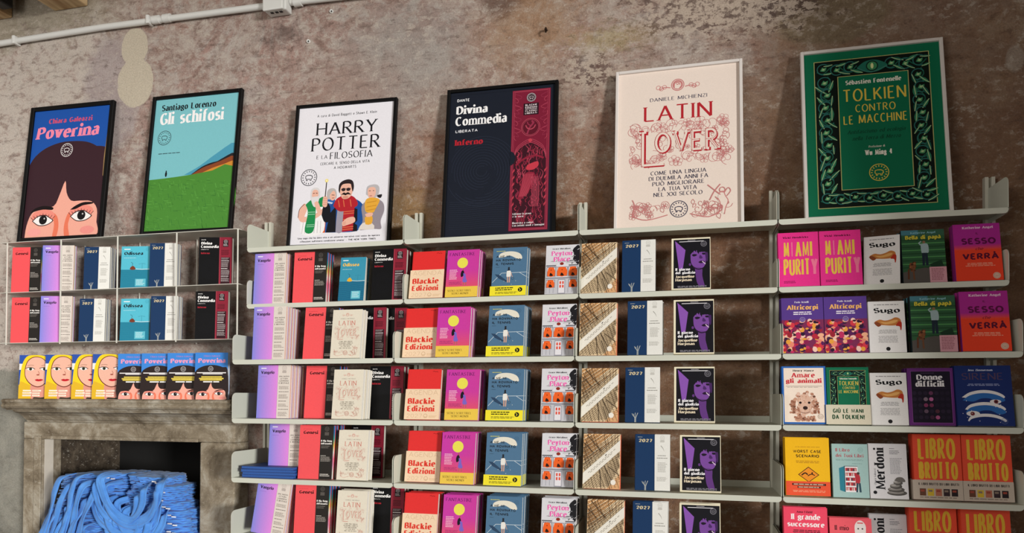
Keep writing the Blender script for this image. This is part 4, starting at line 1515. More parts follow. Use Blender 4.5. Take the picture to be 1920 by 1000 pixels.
    base = mix(nt, 1.0, base, ramp(nt, grain, [(.3, .78), (.7, 1.12)]), 'MULTIPLY')
    nt.links.new(base, b.inputs['Base Color'])
    b.inputs['Roughness'].default_value = .9
    b.inputs['Specular IOR Level'].default_value = .15
    h = math_n(nt, 'ADD', math_n(nt, 'MULTIPLY', fine, .6), math_n(nt, 'ADD', mid, math_n(nt, 'MULTIPLY', grain, .25)))
    bump(nt, b, h, .55, .012)
    return m


M_WALL = plaster_mat()


def stone_mat(name, a, bcol, c, scale=9):
    m, nt, b = mat_new(name)
    co = nd(nt, 'ShaderNodeTexCoord').outputs['Object']
    f = noise_tex(nt, co, scale, 6, .7, .5)
    g = noise_tex(nt, scaled(nt, co, (70, 70, 110)), 1, 4, .7)
    col = ramp(nt, f, [(.32, a), (.5, bcol), (.66, c)])
    col = mix(nt, ramp(nt, g, [(.6, 0.0), (.66, .6)]), col, 'b5ada0')
    col = mix(nt, ramp(nt, g, [(.3, .6), (.38, 0.0)]), col, '3a3129')
    nt.links.new(col, b.inputs['Base Color'])
    b.inputs['Roughness'].default_value = .85
    b.inputs['Specular IOR Level'].default_value = .2
    bump(nt, b, math_n(nt, 'ADD', f, math_n(nt, 'MULTIPLY', g, .5)), .5, .008)
    return m


M_STONE = stone_mat('worn_painted_stone', '5f5343', '8b7f6c', 'b3ac9d', 7)
M_SOOT = stone_mat('sooty_brickwork', '2b241e', '4a4035', '62574a', 14)
M_BLACKSOOT = simple_mat('black_soot', '0b0a09', .95, .3, 20)
M_FLOOR = stone_mat('stone_floor', '5c5148', '6d6257', '7a7066', 4)
M_RWALL = simple_mat('dark_plaster', '5c4c42', .9, .2, 6)

w = MB()
w.box((-4.2, 0, 0), (-2.44, .5, 3.62))
w.box((-1.555, 0, 0), (2.6, .5, 3.62))
w.box((-2.44, 0, 1.345), (-1.555, .5, 3.62))
w.box((-2.44, 0, 0), (-1.555, .5, .82))
wall = w.build('wall_back', M_WALL)
wall['kind'] = 'structure'
o = MB().box((-4.2, -6.2, -.1), (5.6, .5, 0)).build('floor', M_FLOOR)
o['kind'] = 'structure'
o = MB().box((-4.2, -6.2, 3.62), (5.6, .5, 3.72)).build('ceiling', simple_mat('ceiling_boards', '8a7458', .85, .15, 8))
o['kind'] = 'structure'
o = MB().box((2.0, -1.04, 0), (2.2, 0, 3.62)).build('light_block_wall', M_RWALL)  # unseen wall stub, added to keep the daylight off the rightmost bay
o['kind'] = 'structure'


def wood_mat(name, a, c):
    m, nt, b = mat_new(name)
    co = nd(nt, 'ShaderNodeTexCoord').outputs['Object']
    f = noise_tex(nt, scaled(nt, co, (16, 2.5, 16)), 1, 6, .6, 1.2)
    nt.links.new(ramp(nt, f, [(.35, a), (.65, c)]), b.inputs['Base Color'])
    b.inputs['Roughness'].default_value = .7
    bump(nt, b, f, .3, .006)
    return m


M_WOOD = wood_mat('rough_timber', '8a6238', 'd2b78c')
for x0, x1, lab in ((-2.47, -2.285, 'rough timber ceiling joist meeting the wall above the left end of the conduit'),
                    (-2.92, -2.715, 'rough timber ceiling joist in the top left corner beside the black fitting')):
    o = MB().box((x0, -2.2, 3.272), (x1, 0, 3.618), .006).build('ceiling_joist', M_WOOD)
    tag(o, lab, 'beam', 'timber ceiling joists')

# black fitting hanging from the ceiling beside the corner joist
sp = tag(empty('ceiling_fitting', (-2.668, -.1, 3.62)), 'small black ceiling fitting beside the timber joist in the top left corner', 'ceiling fitting')
MB().box((-.03, -.03, -.022), (.02, .03, 0), .004).build('canopy', M_BLACK, sp)
MB().tube([(-.005, 0, -.02), (-.005, 0, -.262)], .007).build('stem', M_BLACK, sp)
MB().box((-.034, -.06, -.345), (.026, .04, -.258), .006).build('fitting_head', M_BLACK, sp)

# ------------------------------------------------------------------ conduit and junction box
cz = 3.148
p = tag(empty('conduit_pipe', (-1.3, -.018, cz)), 'white plastic electrical conduit running along the top of the wall', 'pipe')
MB().tube([(-1.75, 0, -.003), (-.9, 0, .006), (-.0465, 0, -.006)], .0135, 14).build('pipe', M_PIPE, p, 40)
MB().tube([(.06, 0, -.006), (.6, 0, -.022), (1.5, 0, -.045)], .0135, 14).build('pipe', M_PIPE, p, 40)
for x, z in ((-.6, .004), (-.545, .004), (.095, -.009)):
    MB().tube([(x - .017, 0, z), (x + .017, 0, z)], .018, 14).build('coupling', M_PIPE, p, 40)
for x, z in ((-1.37, .001), (-.635, .004)):
    MB().box((x - .008, -.02, z - .019), (x + .008, .018, z + .019), .004).build('pipe_clip', M_PIPE, p)
jb = tag(empty('junction_box', (-1.292, -.002, 3.098)), 'grey-white electrical junction box on the conduit at the top edge', 'box')
MB().box((-.05, -.05, 0), (.05, 0, .14), .006).build('box_body', M_PIPE, jb)
MB().box((-.052, -.062, -.002), (.042, -.05, .142), .005).build('box_cover', M_PIPE, jb)
for x in (-.022, .0, .02):
    MB().box((x - .006, -.04, -.0025), (x + .006, -.03, .0005)).build('cable_knockout', M_BLACK, jb)

# wall plugs and a hook
M_METAL = simple_mat('dull_iron', '3a2c24', .5, .2, 60, .6)
for x, z, lab in ((-1.165, 2.977, 'pale wall plug below and right of the junction box'), (-1.06, 3.09, 'pale wall plug nearest the conduit')):
    g = tag(empty('wall_plug', (x, 0, z)), lab, 'wall plug', 'wall plugs')
    MB().tube([(0, .002, 0), (0, -.006, 0)], [.009, .0075], 10).build('plug_collar', M_PIPE, g)
    MB().tube([(.002, -.004, -.002), (.002, -.0068, -.002)], .0035, 8).build('plug_hole', M_BLACK, g)
o = MB().tube([(-.152, .004, 2.9), (-.152, -.018, 2.9), (-.152, -.024, 2.893), (-.152, -.02, 2.882)], .0045, 8).build('wall_hook', M_METAL)
tag(o, 'small rusty hook in the bare plaster above the black poster', 'hook')

# ------------------------------------------------------------------ fireplace
fp = tag(empty('fireplace', (-1.95, 0, 0)), 'worn stone fireplace with mantel shelf, holding two heaps of blue bags', 'fireplace')
OX = 1.95


def fpart(name, boxes, mat, bev=.006):
    q = MB()
    for a, b in boxes:
        q.box((a[0] + OX, a[1], a[2]), (b[0] + OX, b[1], b[2]), bev)
    return q.build(name, mat, fp)


mb = MB()
prof = [(0, 1.478), (-.21, 1.478), (-.218, 1.473), (-.22, 1.466), (-.214, 1.459), (-.219, 1.453), (-.221, 1.446), (-.214, 1.438), (-.2, 1.436), (-.195, 1.43), (0, 1.43)]
mb.prism(prof, 'x', -2.492 + OX, -1.369 + OX)
mb.build('mantel_shelf', M_STONE, fp)
mb = MB()
prof = [(0, 1.43), (-.185, 1.43), (-.18, 1.422), (-.16, 1.416), (-.14, 1.404), (-.125, 1.388), (-.118, 1.384), (-.112, 1.376), (-.105, 1.376), (0, 1.376)]
mb.prism(prof, 'x', -2.47 + OX, -1.39 + OX)
mb.build('cornice', M_STONE, fp)
li_ = fpart('lintel', [((-2.506, -.1, 1.3), (-1.431, 0, 1.376))], M_STONE)
fpart('opening_moulding', [((-2.4, -.108, 1.3), (-1.6, -.1, 1.316))], M_STONE, .003).parent = li_
jl_ = fpart('jamb', [((-2.506, -.1, 0), (-2.4, 0, 1.3))], M_STONE)
fpart('opening_moulding', [((-2.44, -.108, .83), (-2.402, -.1, 1.312))], M_STONE, .003).parent = jl_
fpart('jamb', [((-1.595, -.1, 0), (-1.431, 0, 1.3))], M_STONE)

fpart('firebox_side', [((-2.438, 0, .82), (-2.4, .36, 1.34))], M_SOOT, 0)
fpart('firebox_side', [((-1.595, 0, .82), (-1.557, .36, 1.34))], M_BLACKSOOT, 0)
fpart('plaster_reveal', [((-2.4005, -.09, .9), (-2.3985, -.045, 1.298))], simple_mat('pale_plaster', 'c9c0b2', .9, .12, 25), 0)
fpart('firebox_back', [((-2.4, .34, .82), (-1.595, .36, 1.34))], M_BLACKSOOT, 0)
fpart('firebox_top', [((-2.4, 0, 1.31), (-1.595, .34, 1.34))], M_BLACKSOOT, 0)
fpart('hearth', [((-2.4, -.34, .0), (-1.595, .34, .86))], M_SOOT, .004)

# ------------------------------------------------------------------ blue cloth bags in the fireplace
def cloth_mat():
    m, nt, b = mat_new('blue_cotton')
    co = nd(nt, 'ShaderNodeTexCoord').outputs['Object']
    f = noise_tex(nt, co, 18, 4)
    nt.links.new(ramp(nt, f, [(.3, '3f7fcf'), (.7, '5796e0')]), b.inputs['Base Color'])
    b.inputs['Roughness'].default_value = .85
    b.inputs['Sheen Weight'].default_value = .2
    bump(nt, b, noise_tex(nt, co, 320, 3), .25, .002)
    return m


M_CLOTH = cloth_mat()
M_LABEL = simple_mat('white_tape', 'e6e6ea', .7, .03, 60)


def shell(bm, rows, th):
    """give a grid of vertices (rows) a thickness along its normals"""
    bmesh.ops.recalc_face_normals(bm, faces=bm.faces)
    bm.normal_update()
    back = [[bm.verts.new(v.co - v.normal * th) for v in r] for r in rows]
    for a, b in zip(back[:-1], back[1:]):
        for k in range(len(a) - 1):
            bm.faces.new((b[k], b[k + 1], a[k + 1], a[k]))
    m, n = len(rows) - 1, len(rows[0]) - 1
    loop = [(0, k) for k in range(n)] + [(j, n) for j in range(m)] + [(m, k) for k in range(n, 0, -1)] + [(j, 0) for j in range(m, 0, -1)]
    for (a, b), (c, d) in zip(loop, loop[1:] + loop[:1]):
        bm.faces.new((rows[a][b], rows[c][d], back[c][d], back[a][b]))
    bmesh.ops.recalc_face_normals(bm, faces=bm.faces)


def folded_cloth(hw, hd, th, layers, seed):
    """a bag folded flat: a few wavy layers of cloth with crumpled edges, lying one on another"""
    bm = bmesh.new()
    nr, na = 9, 64
    for l in range(layers):
        z0 = th * (l + .45 + .2 * noise.noise(Vector((seed, l * 3.3, .5)))) / layers
        rows = []
        for j in range(nr + 1):
            r = j / nr
            row = []
            for k in range(na):
                t = 2 * math.pi * k / na
                c, s_ = math.cos(t), math.sin(t)
                q = (abs(c) ** 3.2 + abs(s_) ** 3.2) ** (-1 / 3.2)
                e = 1 + .07 * noise.noise(Vector((c * 2.2 + seed, s_ * 2.2, l * 1.7))) * r + .13 * noise.noise(Vector((c * 5.5, s_ * 5.5, l * 2.3 + seed))) * r ** 5
                n = .0035 * noise.noise(Vector((c * r * 5 + seed, s_ * r * 5, l))) + (.006 * noise.noise(Vector((c * 7, s_ * 7, seed + l * 1.1))) - .003) * r ** 4
                row.append(bm.verts.new((c * q * hw * r * e, s_ * q * hd * r * e, z0 + n)))
            rows.append(row)
        lo = [[bm.verts.new(v.co - Vector((0, 0, th / layers * .62))) for v in row] for row in rows]
        for g, fl in ((rows, False), (lo, True)):
            for a, b in zip(g[:-1], g[1:]):
                for k in range(na):
                    f = (a[k], b[k], b[(k + 1) % na], a[(k + 1) % na])
                    bm.faces.new(f[::-1] if fl else f)
        for k in range(na):
            bm.faces.new((rows[-1][k], lo[-1][k], lo[-1][(k + 1) % na], rows[-1][(k + 1) % na]))
    bmesh.ops.remove_doubles(bm, verts=bm.verts, dist=1e-6)
    return bm


def strap_mesh(pts, wd, seed):
    """flat ribbon along 3D points"""
    ps = [Vector(p) for p in pts]
    out = []
    n = len(ps)
    for i in range(n - 1):
        p0, p1, p2, p3 = ps[max(0, i - 1)], ps[i], ps[i + 1], ps[min(n - 1, i + 2)]
        for j in range(6):
            t = j / 6
            out.append(.5 * (2 * p1 + (p2 - p0) * t + (2 * p0 - 5 * p1 + 4 * p2 - p3) * t * t + (3 * p1 - p0 - 3 * p2 + p3) * t ** 3))
    out.append(ps[-1])
    bm = bmesh.new()
    rows = []
    for i, p in enumerate(out):
        t = (out[min(i + 1, len(out) - 1)] - out[max(i - 1, 0)]).normalized()
        nrm = Vector((.25 * math.sin(i * .3 + seed), -1, .35)).normalized()
        s = t.cross(nrm).normalized()
        rows.append([bm.verts.new(p + s * wd * (k / 4 - .5) - nrm * (.003 * math.cos((k / 4 - .5) * 5 + seed))) for k in range(5)])
    for a, b in zip(rows[:-1], rows[1:]):
        for k in range(4):
            bm.faces.new((a[k], a[k + 1], b[k + 1], b[k]))
    shell(bm, rows, .004)
    return bm


def bm_obj(bm, name, mat, parent, smooth_it=True):
    me = bpy.data.meshes.new(name)
    bm.to_mesh(me)
    bm.free()
    me.materials.append(mat)
    if smooth_it:
        me.polygons.foreach_set('use_smooth', [True] * len(me.polygons))
    return link(bpy.data.objects.new(name, me), parent)


rn = random.Random(21)
ORD = ('lowest', 'second', 'third', 'fourth', 'fifth', 'sixth', 'seventh', 'eighth', 'topmost')


def bag_heap(cx, side, hw, left):
    """nine folded bags piled one on another, the long handles hanging over the front"""
    th = .0322
    for i in range(9):
        f = i / 8
        off = (-.055 + .085 * f if left else .012 * math.sin(i * 2.1) - .045 * f) + rn.uniform(-.008, .008)
        w_ = hw * (1 - .06 * f if left else 1.04 - .42 * f * f) * rn.uniform(.94, 1.03)
        hd = .105 * rn.uniform(.95, 1.04)
        zb = .862 + (th + .0016) * i
        b = tag(empty('tote_bag', (cx + off, -.075, zb), (0, R(-2.5 * f if left else 4.5 * f), R(rn.uniform(-4, 4)))),
                'folded blue cotton tote bag, %s in the %s heap inside the fireplace' % (ORD[i], side), 'bag', 'blue cotton bags, %s heap' % side)
        body = bm_obj(folded_cloth(w_, hd, th, 4, i * 3.7 + (1 if left else 50)), 'bag_body', M_CLOTH, b)
        yf = -hd
        zt = th - .004
        zmin = .882 - zb
        for h in range(2 if i != 1 else 1):
            o = .004 + .0042 * i + .002 * h
            if left:
                x0 = w_ * (-.62 + 1.3 * ((i * 2 + h) * .382 % 1.0))
                L = zt - zmin
                n = 5
                lean = .42 + rn.uniform(-.07, .07)
                pts = [(x0 + .012, yf + .012, zt + .004), (x0, yf - .012 - o, zt - .006)]
                pts += [(x0 - lean * L * k / n, yf - .018 - o - .009 * math.sin(k * .9 + i), zt - .008 - (L - .012) * k / n) for k in range(1, n + 1)]
            else:
                r = .03 + .0125 * (i + .5 * h)
                c0 = -.045 + .05 * math.sin(i * 1.7 + h * 1.1)
                pts = [(c0 - r * .8, yf + .012, zt + .004)]
                for k in range(9):
                    t = math.pi * (1 + k / 8)
                    pts.append((c0 + r * math.cos(t) * 1.02, yf - .014 - o - .008 * math.sin(t * 2 + i), max(zmin + .012, zt - .01 + 1.25 * r * math.sin(t))))
                pts.append((c0 + r * .8, yf + .012, zt + .004))
            bm_obj(strap_mesh(pts, .027, rn.random() * 6), 'strap', M_CLOTH, b)
        if not left and i > 1 or i == 8:
            for k in range(2):
                q = MB().box((w_ * (.62 + .16 * k), yf - .012, zt - .016 - .005 * k), (w_ * (.62 + .16 * k) + .02, yf - .0105, zt - .011 - .005 * k))
                q.build('care_tag', M_LABEL, body)


bag_heap(-2.115, 'left', .175, True)
bag_heap(-1.765, 'right', .155, False)

# ------------------------------------------------------------------ grey-green track shelving
JX = [-1.334, -.664, -.002, .662, 1.334]
ZR = [2.0653, 1.8405, 1.615, 1.3889, 1.1616, .935]
DP = [.17, .17, .258, .258, .258, .258]
LIP = .018
BAY = ('leftmost', 'second', 'third', 'rightmost')
ROW = ('top', 'second', 'third', 'fourth', 'fifth', 'lowest')


def rounded(y0, z0, y1, z1, rb, rt):
    """side panel outline in (y,z); front is y0; rounded front corners"""
    pts = [(y1, z0), (y1, z1)]
    for i in range(7):
        t = math.pi / 2 + math.pi / 2 * i / 6
        pts.append((y0 + rt + rt * math.cos(t), z1 - rt + rt * math.sin(t)))
    for i in range(5):
        t = math.pi + math.pi / 2 * i / 4
        pts.append((y0 + rb + rb * math.cos(t), z0 + rb + rb * math.sin(t)))
    return pts


def make_shelf(bay, row):
    x0, x1 = JX[bay] + .0018, JX[bay + 1] - .0018
    D, z = DP[row], ZR[row]
    s = tag(empty('wall_shelf', ((x0 + x1) / 2, -.022, z)), 'grey-green metal tray shelf, %s row, %s bay of the tall shelving' % (ROW[row], BAY[bay]), 'shelf', 'grey-green metal shelves')
    hw = (x1 - x0) / 2
    q = MB()
    q.box((-hw, -(D - .022) + .001, LIP - .002), (hw, 0, LIP))
    r = .013
    lip = [(-hw, LIP), (-hw, r)] + [(-hw + r - r * math.cos(t * math.pi / 8), r - r * math.sin(t * math.pi / 8)) for t in range(1, 5)]
    lip += [(-a, b) for a, b in lip[::-1]]
    q.prism(lip, 'y', -(D - .022), -(D - .022) + .002)
    q.box((-hw + .01, -.003, LIP), (hw - .01, -.001, LIP + .022))
    q.build('shelf_tray', M_GREY, s)
    for sx in (-1, 1):
        e = MB()
        a, b = (-hw, -hw + .002) if sx < 0 else (hw - .002, hw)
        e.prism(rounded(-(D - .022), .002, 0, .117, .014, .022), 'x', a, b)
        e.build('end_panel', M_GREY, s)
    return s


for row in range(6):
    for bay in range(4):
        make_shelf(bay, row)

TR = ('at the left end of the tall shelving', 'between the leftmost and second bays', 'between the second and third bays', 'between the third and rightmost bays', 'at the right end of the tall shelving')
for i, x in enumerate((-1.337, -.664, -.008, .666, 1.337)):
    q = MB()
    q.box((x - .015, -.006, .6), (x + .015, 0, 2.222))
    q.box((x - .015, -.0215, .6), (x - .0045, -.006, 2.222))
    q.box((x + .0045, -.0215, .6), (x + .015, -.006, 2.222))
    o = q.build('shelf_track', M_TRACK)
    tag(o, 'upright slotted metal wall track ' + TR[i], 'shelf track', 'upright shelf tracks')

# ------------------------------------------------------------------ thin cream wire-post shelf on the left
ws = tag(empty('rod_shelf', (-2.0, 0, 1.7225)), 'thin cream metal two-tier shelf on slim rods above the fireplace', 'shelf')
for z in (2.1695, 1.9465, 1.7225):
    q = MB()
    x0, x1, r = -.6, .608, .012
    pts = [(x0, -.004), (x1, -.004), (x1, -.142 + r)] + [(x1 - r + r * math.cos(t * math.pi / 8), -.142 + r - r * math.sin(t * math.pi / 8)) for t in range(1, 5)] + [(x0, -.142)]
    q.prism(pts, 'z', z - 1.7225, z - 1.7225 + .0025)
    q.build('shelf_plate', M_WIRE, ws)
for x in (-2.565, -2.273, -1.979, -1.686, -1.397):
    for y in (-.138, -.012):
        MB().tube([(x + 2, y, -.006), (x + 2, y, .447)], .0032 if y < -.1 else .0028, 8).build('rod', M_WIRE, ws)

# ------------------------------------------------------------------ framed posters leaning on the wall
def p_field(w, h):
    a = Art(w, h, '7cc0c8')
    a.text('Santiago Lorenzo', .08, .045, .73, .09, '141418', 'fat')
    a.text('Gli schifosi', .07, .108, .83, .195, 'f4f2f2', 'fat')
    a.stamp(.145, .298, .078, '3a565c')
    a.bars(.09, .415, .38, .425, 1, '2a3c42')
    a.spoly([(.42, .59), (.6, .53), (.8, .44), (1, .38), (1, .6), (.7, .6)], '4c9ab4', 3)
    a.spoly([(.5, .592), (.62, .54), (.72, .515), (.8, .505), (.86, .485), (1, .455), (1, .6), (.7, .6)], '26262a', 3)
    a.spoly([(.5, .595), (.64, .545), (.74, .525), (.84, .505), (1, .475), (1, .6), (.7, .6)], '8a4628', 3)
    a.spoly([(.6, .592), (.74, .555), (.88, .53), (1, .512), (1, .6), (.7, .61)], 'd08a34', 3)
    a.spoly([(0, .61), (.2, .605), (.5, .592), (.75, .572), (1, .552), (1, 1), (.5, 1), (0, 1)], '4c8a36', 2)
    rn = random.Random(5)
    k0 = a.k
    for i in range(260):
        a.k = k0 + i % 5
        x, y = rn.random() * .95, .62 + rn.random() * .36
        l = .02 + .05 * rn.random()
        a.line([(x, y), (min(1, x + l * .3), min(1, y + l * .6))] if i % 2 else [(x, y), (min(1, x + l), y + .004)], .004 + .004 * rn.random(), rn.choice(['437e30', '57983f', '3f7a34', '5da044']))
    a.k = k0 + 6
    a.ell(.205, .575, .012, .02, '14181c')
    a.circ(.205, .553, .008, '14181c', 8)
    return a


def p_men(w, h):
    a = Art(w, h, 'e6e4ea')
    ink = '17171b'
    a.text('A cura di David Baggett e Shawn E. Klein', .2, .058, .82, .078, ink, 'sans')
    a.text('HARRY', .2, .122, .83, .21, ink, 'roman')
    a.text('POTTER', .16, .232, .87, .326, ink, 'roman')
    a.text('E LA', .22, .36, .335, .385, ink, 'roman')
    a.text('FILOSOFIA', .36, .343, .8, .39, ink, 'roman')
    a.text('CERCARE IL SENSO DELLA VITA', .265, .412, .775, .432, ink, 'sans')
    a.text('A HOGWARTS', .41, .445, .64, .465, ink, 'sans')
    a.stamp(.155, .515, .082, '33333a')
    sk, sk2 = 'e9b5a0', 'd4937e'
    # man in the blue and orange coat, behind
    a.spoly([(.33, .9), (.34, .74), (.36, .68), (.44, .68), (.47, .78), (.45, .9)], '2f5fa8')
    a.poly([(.32, .8), (.4, .8), (.41, .915), (.335, .915)], 'e0692a')
    a.spoly([(.36, .68), (.355, .63), (.38, .605), (.43, .605), (.455, .635), (.45, .68)], 'b9b4b2')
    a.spoly([(.385, .65), (.42, .62), (.445, .64), (.445, .675), (.42, .69), (.395, .68)], sk)
    a.curve([(.405, .65), (.435, .652)], .006, '4a3a38')
    a.curve([(.41, .672), (.435, .672)], .006, '8a4a44')
    for y in (.7, .73, .82):
        a.line([(.37, y), (.42, y + .01)], .016, 'c8d2e2')
    # bearded man in white with a green scarf
    a.spoly([(.1, .8), (.12, .72), (.2, .69), (.32, .7), (.35, .8), (.33, .92), (.12, .92)], 'f0eeee')
    for i in range(7):
        a.line([(.13 + .03 * i, .83), (.12 + .032 * i, .915)], .004, 'a8a4a8')
    a.spoly([(.07, .8), (.08, .74), (.13, .7), (.16, .74), (.14, .8), (.25, .78), (.33, .74), (.35, .76), (.26, .81), (.12, .835)], sk)
    a.curve([(.07, .8), (.08, .74), (.13, .705)], .006, '6a4238')
    a.curve([(.14, .8), (.25, .78), (.33, .745)], .005, sk2)
    a.spoly([(.14, .71), (.2, .675), (.24, .69), (.25, .75), (.24, .9), (.15, .9), (.17, .77)], '1e8a4c')
    a.spoly([(.28, .67), (.32, .66), (.34, .7), (.32, .73), (.27, .72)], '1e8a4c')
    for y in (.765, .78, .855, .868):
        a.line([(.165, y), (.245, y)], .008, '8cc4a0')
    a.spoly([(.185, .64), (.19, .605), (.225, .59), (.27, .6), (.285, .64), (.275, .68), (.24, .7), (.2, .69)], 'd8d4d4')
    a.spoly([(.2, .65), (.205, .615), (.235, .605), (.262, .618), (.268, .65), (.25, .665), (.22, .665)], sk)
    a.spoly([(.195, .66), (.235, .655), (.278, .66), (.265, .705), (.235, .73), (.205, .7)], 'dedada')
    a.curve([(.21, .632), (.228, .63)], .007, '5a3a34')
    a.curve([(.24, .63), (.258, .632)], .007, '5a3a34')
    a.spoly([(.23, .7), (.25, .69), (.275, .7), (.31, .77), (.28, .78), (.25, .74)], sk)
    # middle man: dark hair, moustache, red scarf, blue robe, wand
    a.spoly([(.36, .915), (.37, .76), (.44, .7), (.54, .67), (.66, .69), (.74, .74), (.77, .83), (.72, .86), (.68, .915)], '1d4f96')
    a.poly([(.37, .915), (.4, .78), (.46, .73), (.47, .915)], '16161c')
    a.poly([(.63, .915), (.64, .75), (.68, .76), (.69, .915)], '16161c')
    a.spoly([(.47, .915), (.475, .76), (.52, .73), (.545, .76), (.545, .915)], '9b96a4', 2)
    a.spoly([(.315, .79), (.33, .71), (.36, .7), (.4, .74), (.4, .83), (.35, .84)], '15161d')
    a.spoly([(.315, .72), (.32, .665), (.345, .655), (.365, .675), (.365, .725), (.34, .735)], sk)
    for i in range(4):
        a.curve([(.322, .675 + .014 * i), (.345, .672 + .014 * i), (.362, .677 + .014 * i)], .005, sk2)
    a.line([(.34, .66), (.345, .55)], .009, '3c3430')
    a.circ(.345, .545, .018, 'f0dc7a', 8)
    a.circ(.345, .545, .008, 'fff6c8', 8)
    a.spoly([(.43, .73), (.46, .68), (.55, .655), (.64, .675), (.68, .73), (.6, .76), (.5, .77)], 'b2232e')
    a.poly([(.54, .74), (.65, .74), (.645, .91), (.535, .915)], 'b2232e')
    for y in (.775, .79, .83, .845, .885, .9):
        a.line([(.54, y), (.648, y - .004)], .007, 'd8764a')
    for x in (.48, .53, .6):
        a.line([(x, .69), (x + .015, .74)], .008, 'd8764a')
    a.spoly([(.485, .63), (.49, .585), (.53, .57), (.6, .57), (.62, .6), (.615, .65), (.58, .68), (.52, .68)], sk)
    a.spoly([(.475, .62), (.478, .58), (.51, .555), (.57, .545), (.615, .56), (.63, .6), (.62, .635), (.605, .6), (.59, .578), (.52, .578), (.495, .6), (.488, .64)], '2a2022')
    for cx in (.525, .575):
        a.ell(cx, .617, .022, .012, '2c2226', 12)
    a.line([(.5, .613), (.6, .61)], .005, '2c2226')
    a.spoly([(.5, .655), (.53, .638), (.55, .643), (.575, .638), (.605, .655), (.57, .652), (.55, .658), (.525, .652)], '1e1618')
    a.ell(.55, .672, .03, .01, sk2)
    a.spoly([(.66, .86), (.74, .8), (.77, .76), (.78, .83), (.72, .88)], '1d4f96')
    a.spoly([(.53, .85), (.58, .82), (.65, .815), (.66, .85), (.58, .87), (.54, .875)], sk)
    for i in range(4):
        a.curve([(.54, .85 + .006 * i), (.57, .845 + .006 * i)], .004, sk2)
    # man on the right: grey hair, grey coat, yellow scarf
    a.spoly([(.72, .91), (.74, .84), (.72, .75), (.76, .71), (.84, .69), (.93, .72), (.95, .78), (.92, .85), (.93, .905), (.86, .905)], '938a92')
    a.spoly([(.7, .905), (.74, .86), (.83, .86), (.86, .905)], 'ddd4cc', 2)
    a.spoly([(.76, .66), (.765, .61), (.8, .595), (.86, .595), (.89, .62), (.88, .67), (.83, .69)], 'b8b4b6')
    a.spoly([(.78, .67), (.775, .625), (.81, .61), (.85, .62), (.855, .66), (.83, .69), (.8, .69)], sk)
    a.curve([(.785, .637), (.805, .637)], .006, '4a3632')
    a.curve([(.825, .637), (.84, .637)], .006, '4a3632')
    a.curve([(.795, .672), (.82, .672)], .006, '9a4a44')
    a.spoly([(.87, .67), (.92, .665), (.91, .69), (.88, .685)], '2a262a', 2)
    a.spoly([(.75, .74), (.76, .7), (.8, .685), (.87, .69), (.9, .71), (.86, .77), (.84, .79), (.77, .785)], 'e3a73a')
    a.spoly([(.76, .82), (.82, .81), (.84, .83), (.83, .87), (.77, .87)], 'e3a73a', 2)
    for y in (.72, .75, .775):
        a.line([(.77, y), (.87, y - .01)], .006, 'c08424')
    a.spoly([(.76, .8), (.8, .79), (.84, .795), (.83, .815), (.78, .82)], sk, 2)
    a.text("'Una saga che ha dato vita a un universo narrativo così vasto da ispirare".replace('ì', 'i'), .08, .943, .92, .955, '2a2a30', 'sans')
    a.text("riflessioni sull'intera condizione umana.' - THE NEW YORK TIMES", .11, .966, .88, .978, '2a2a30', 'sans')
    return a


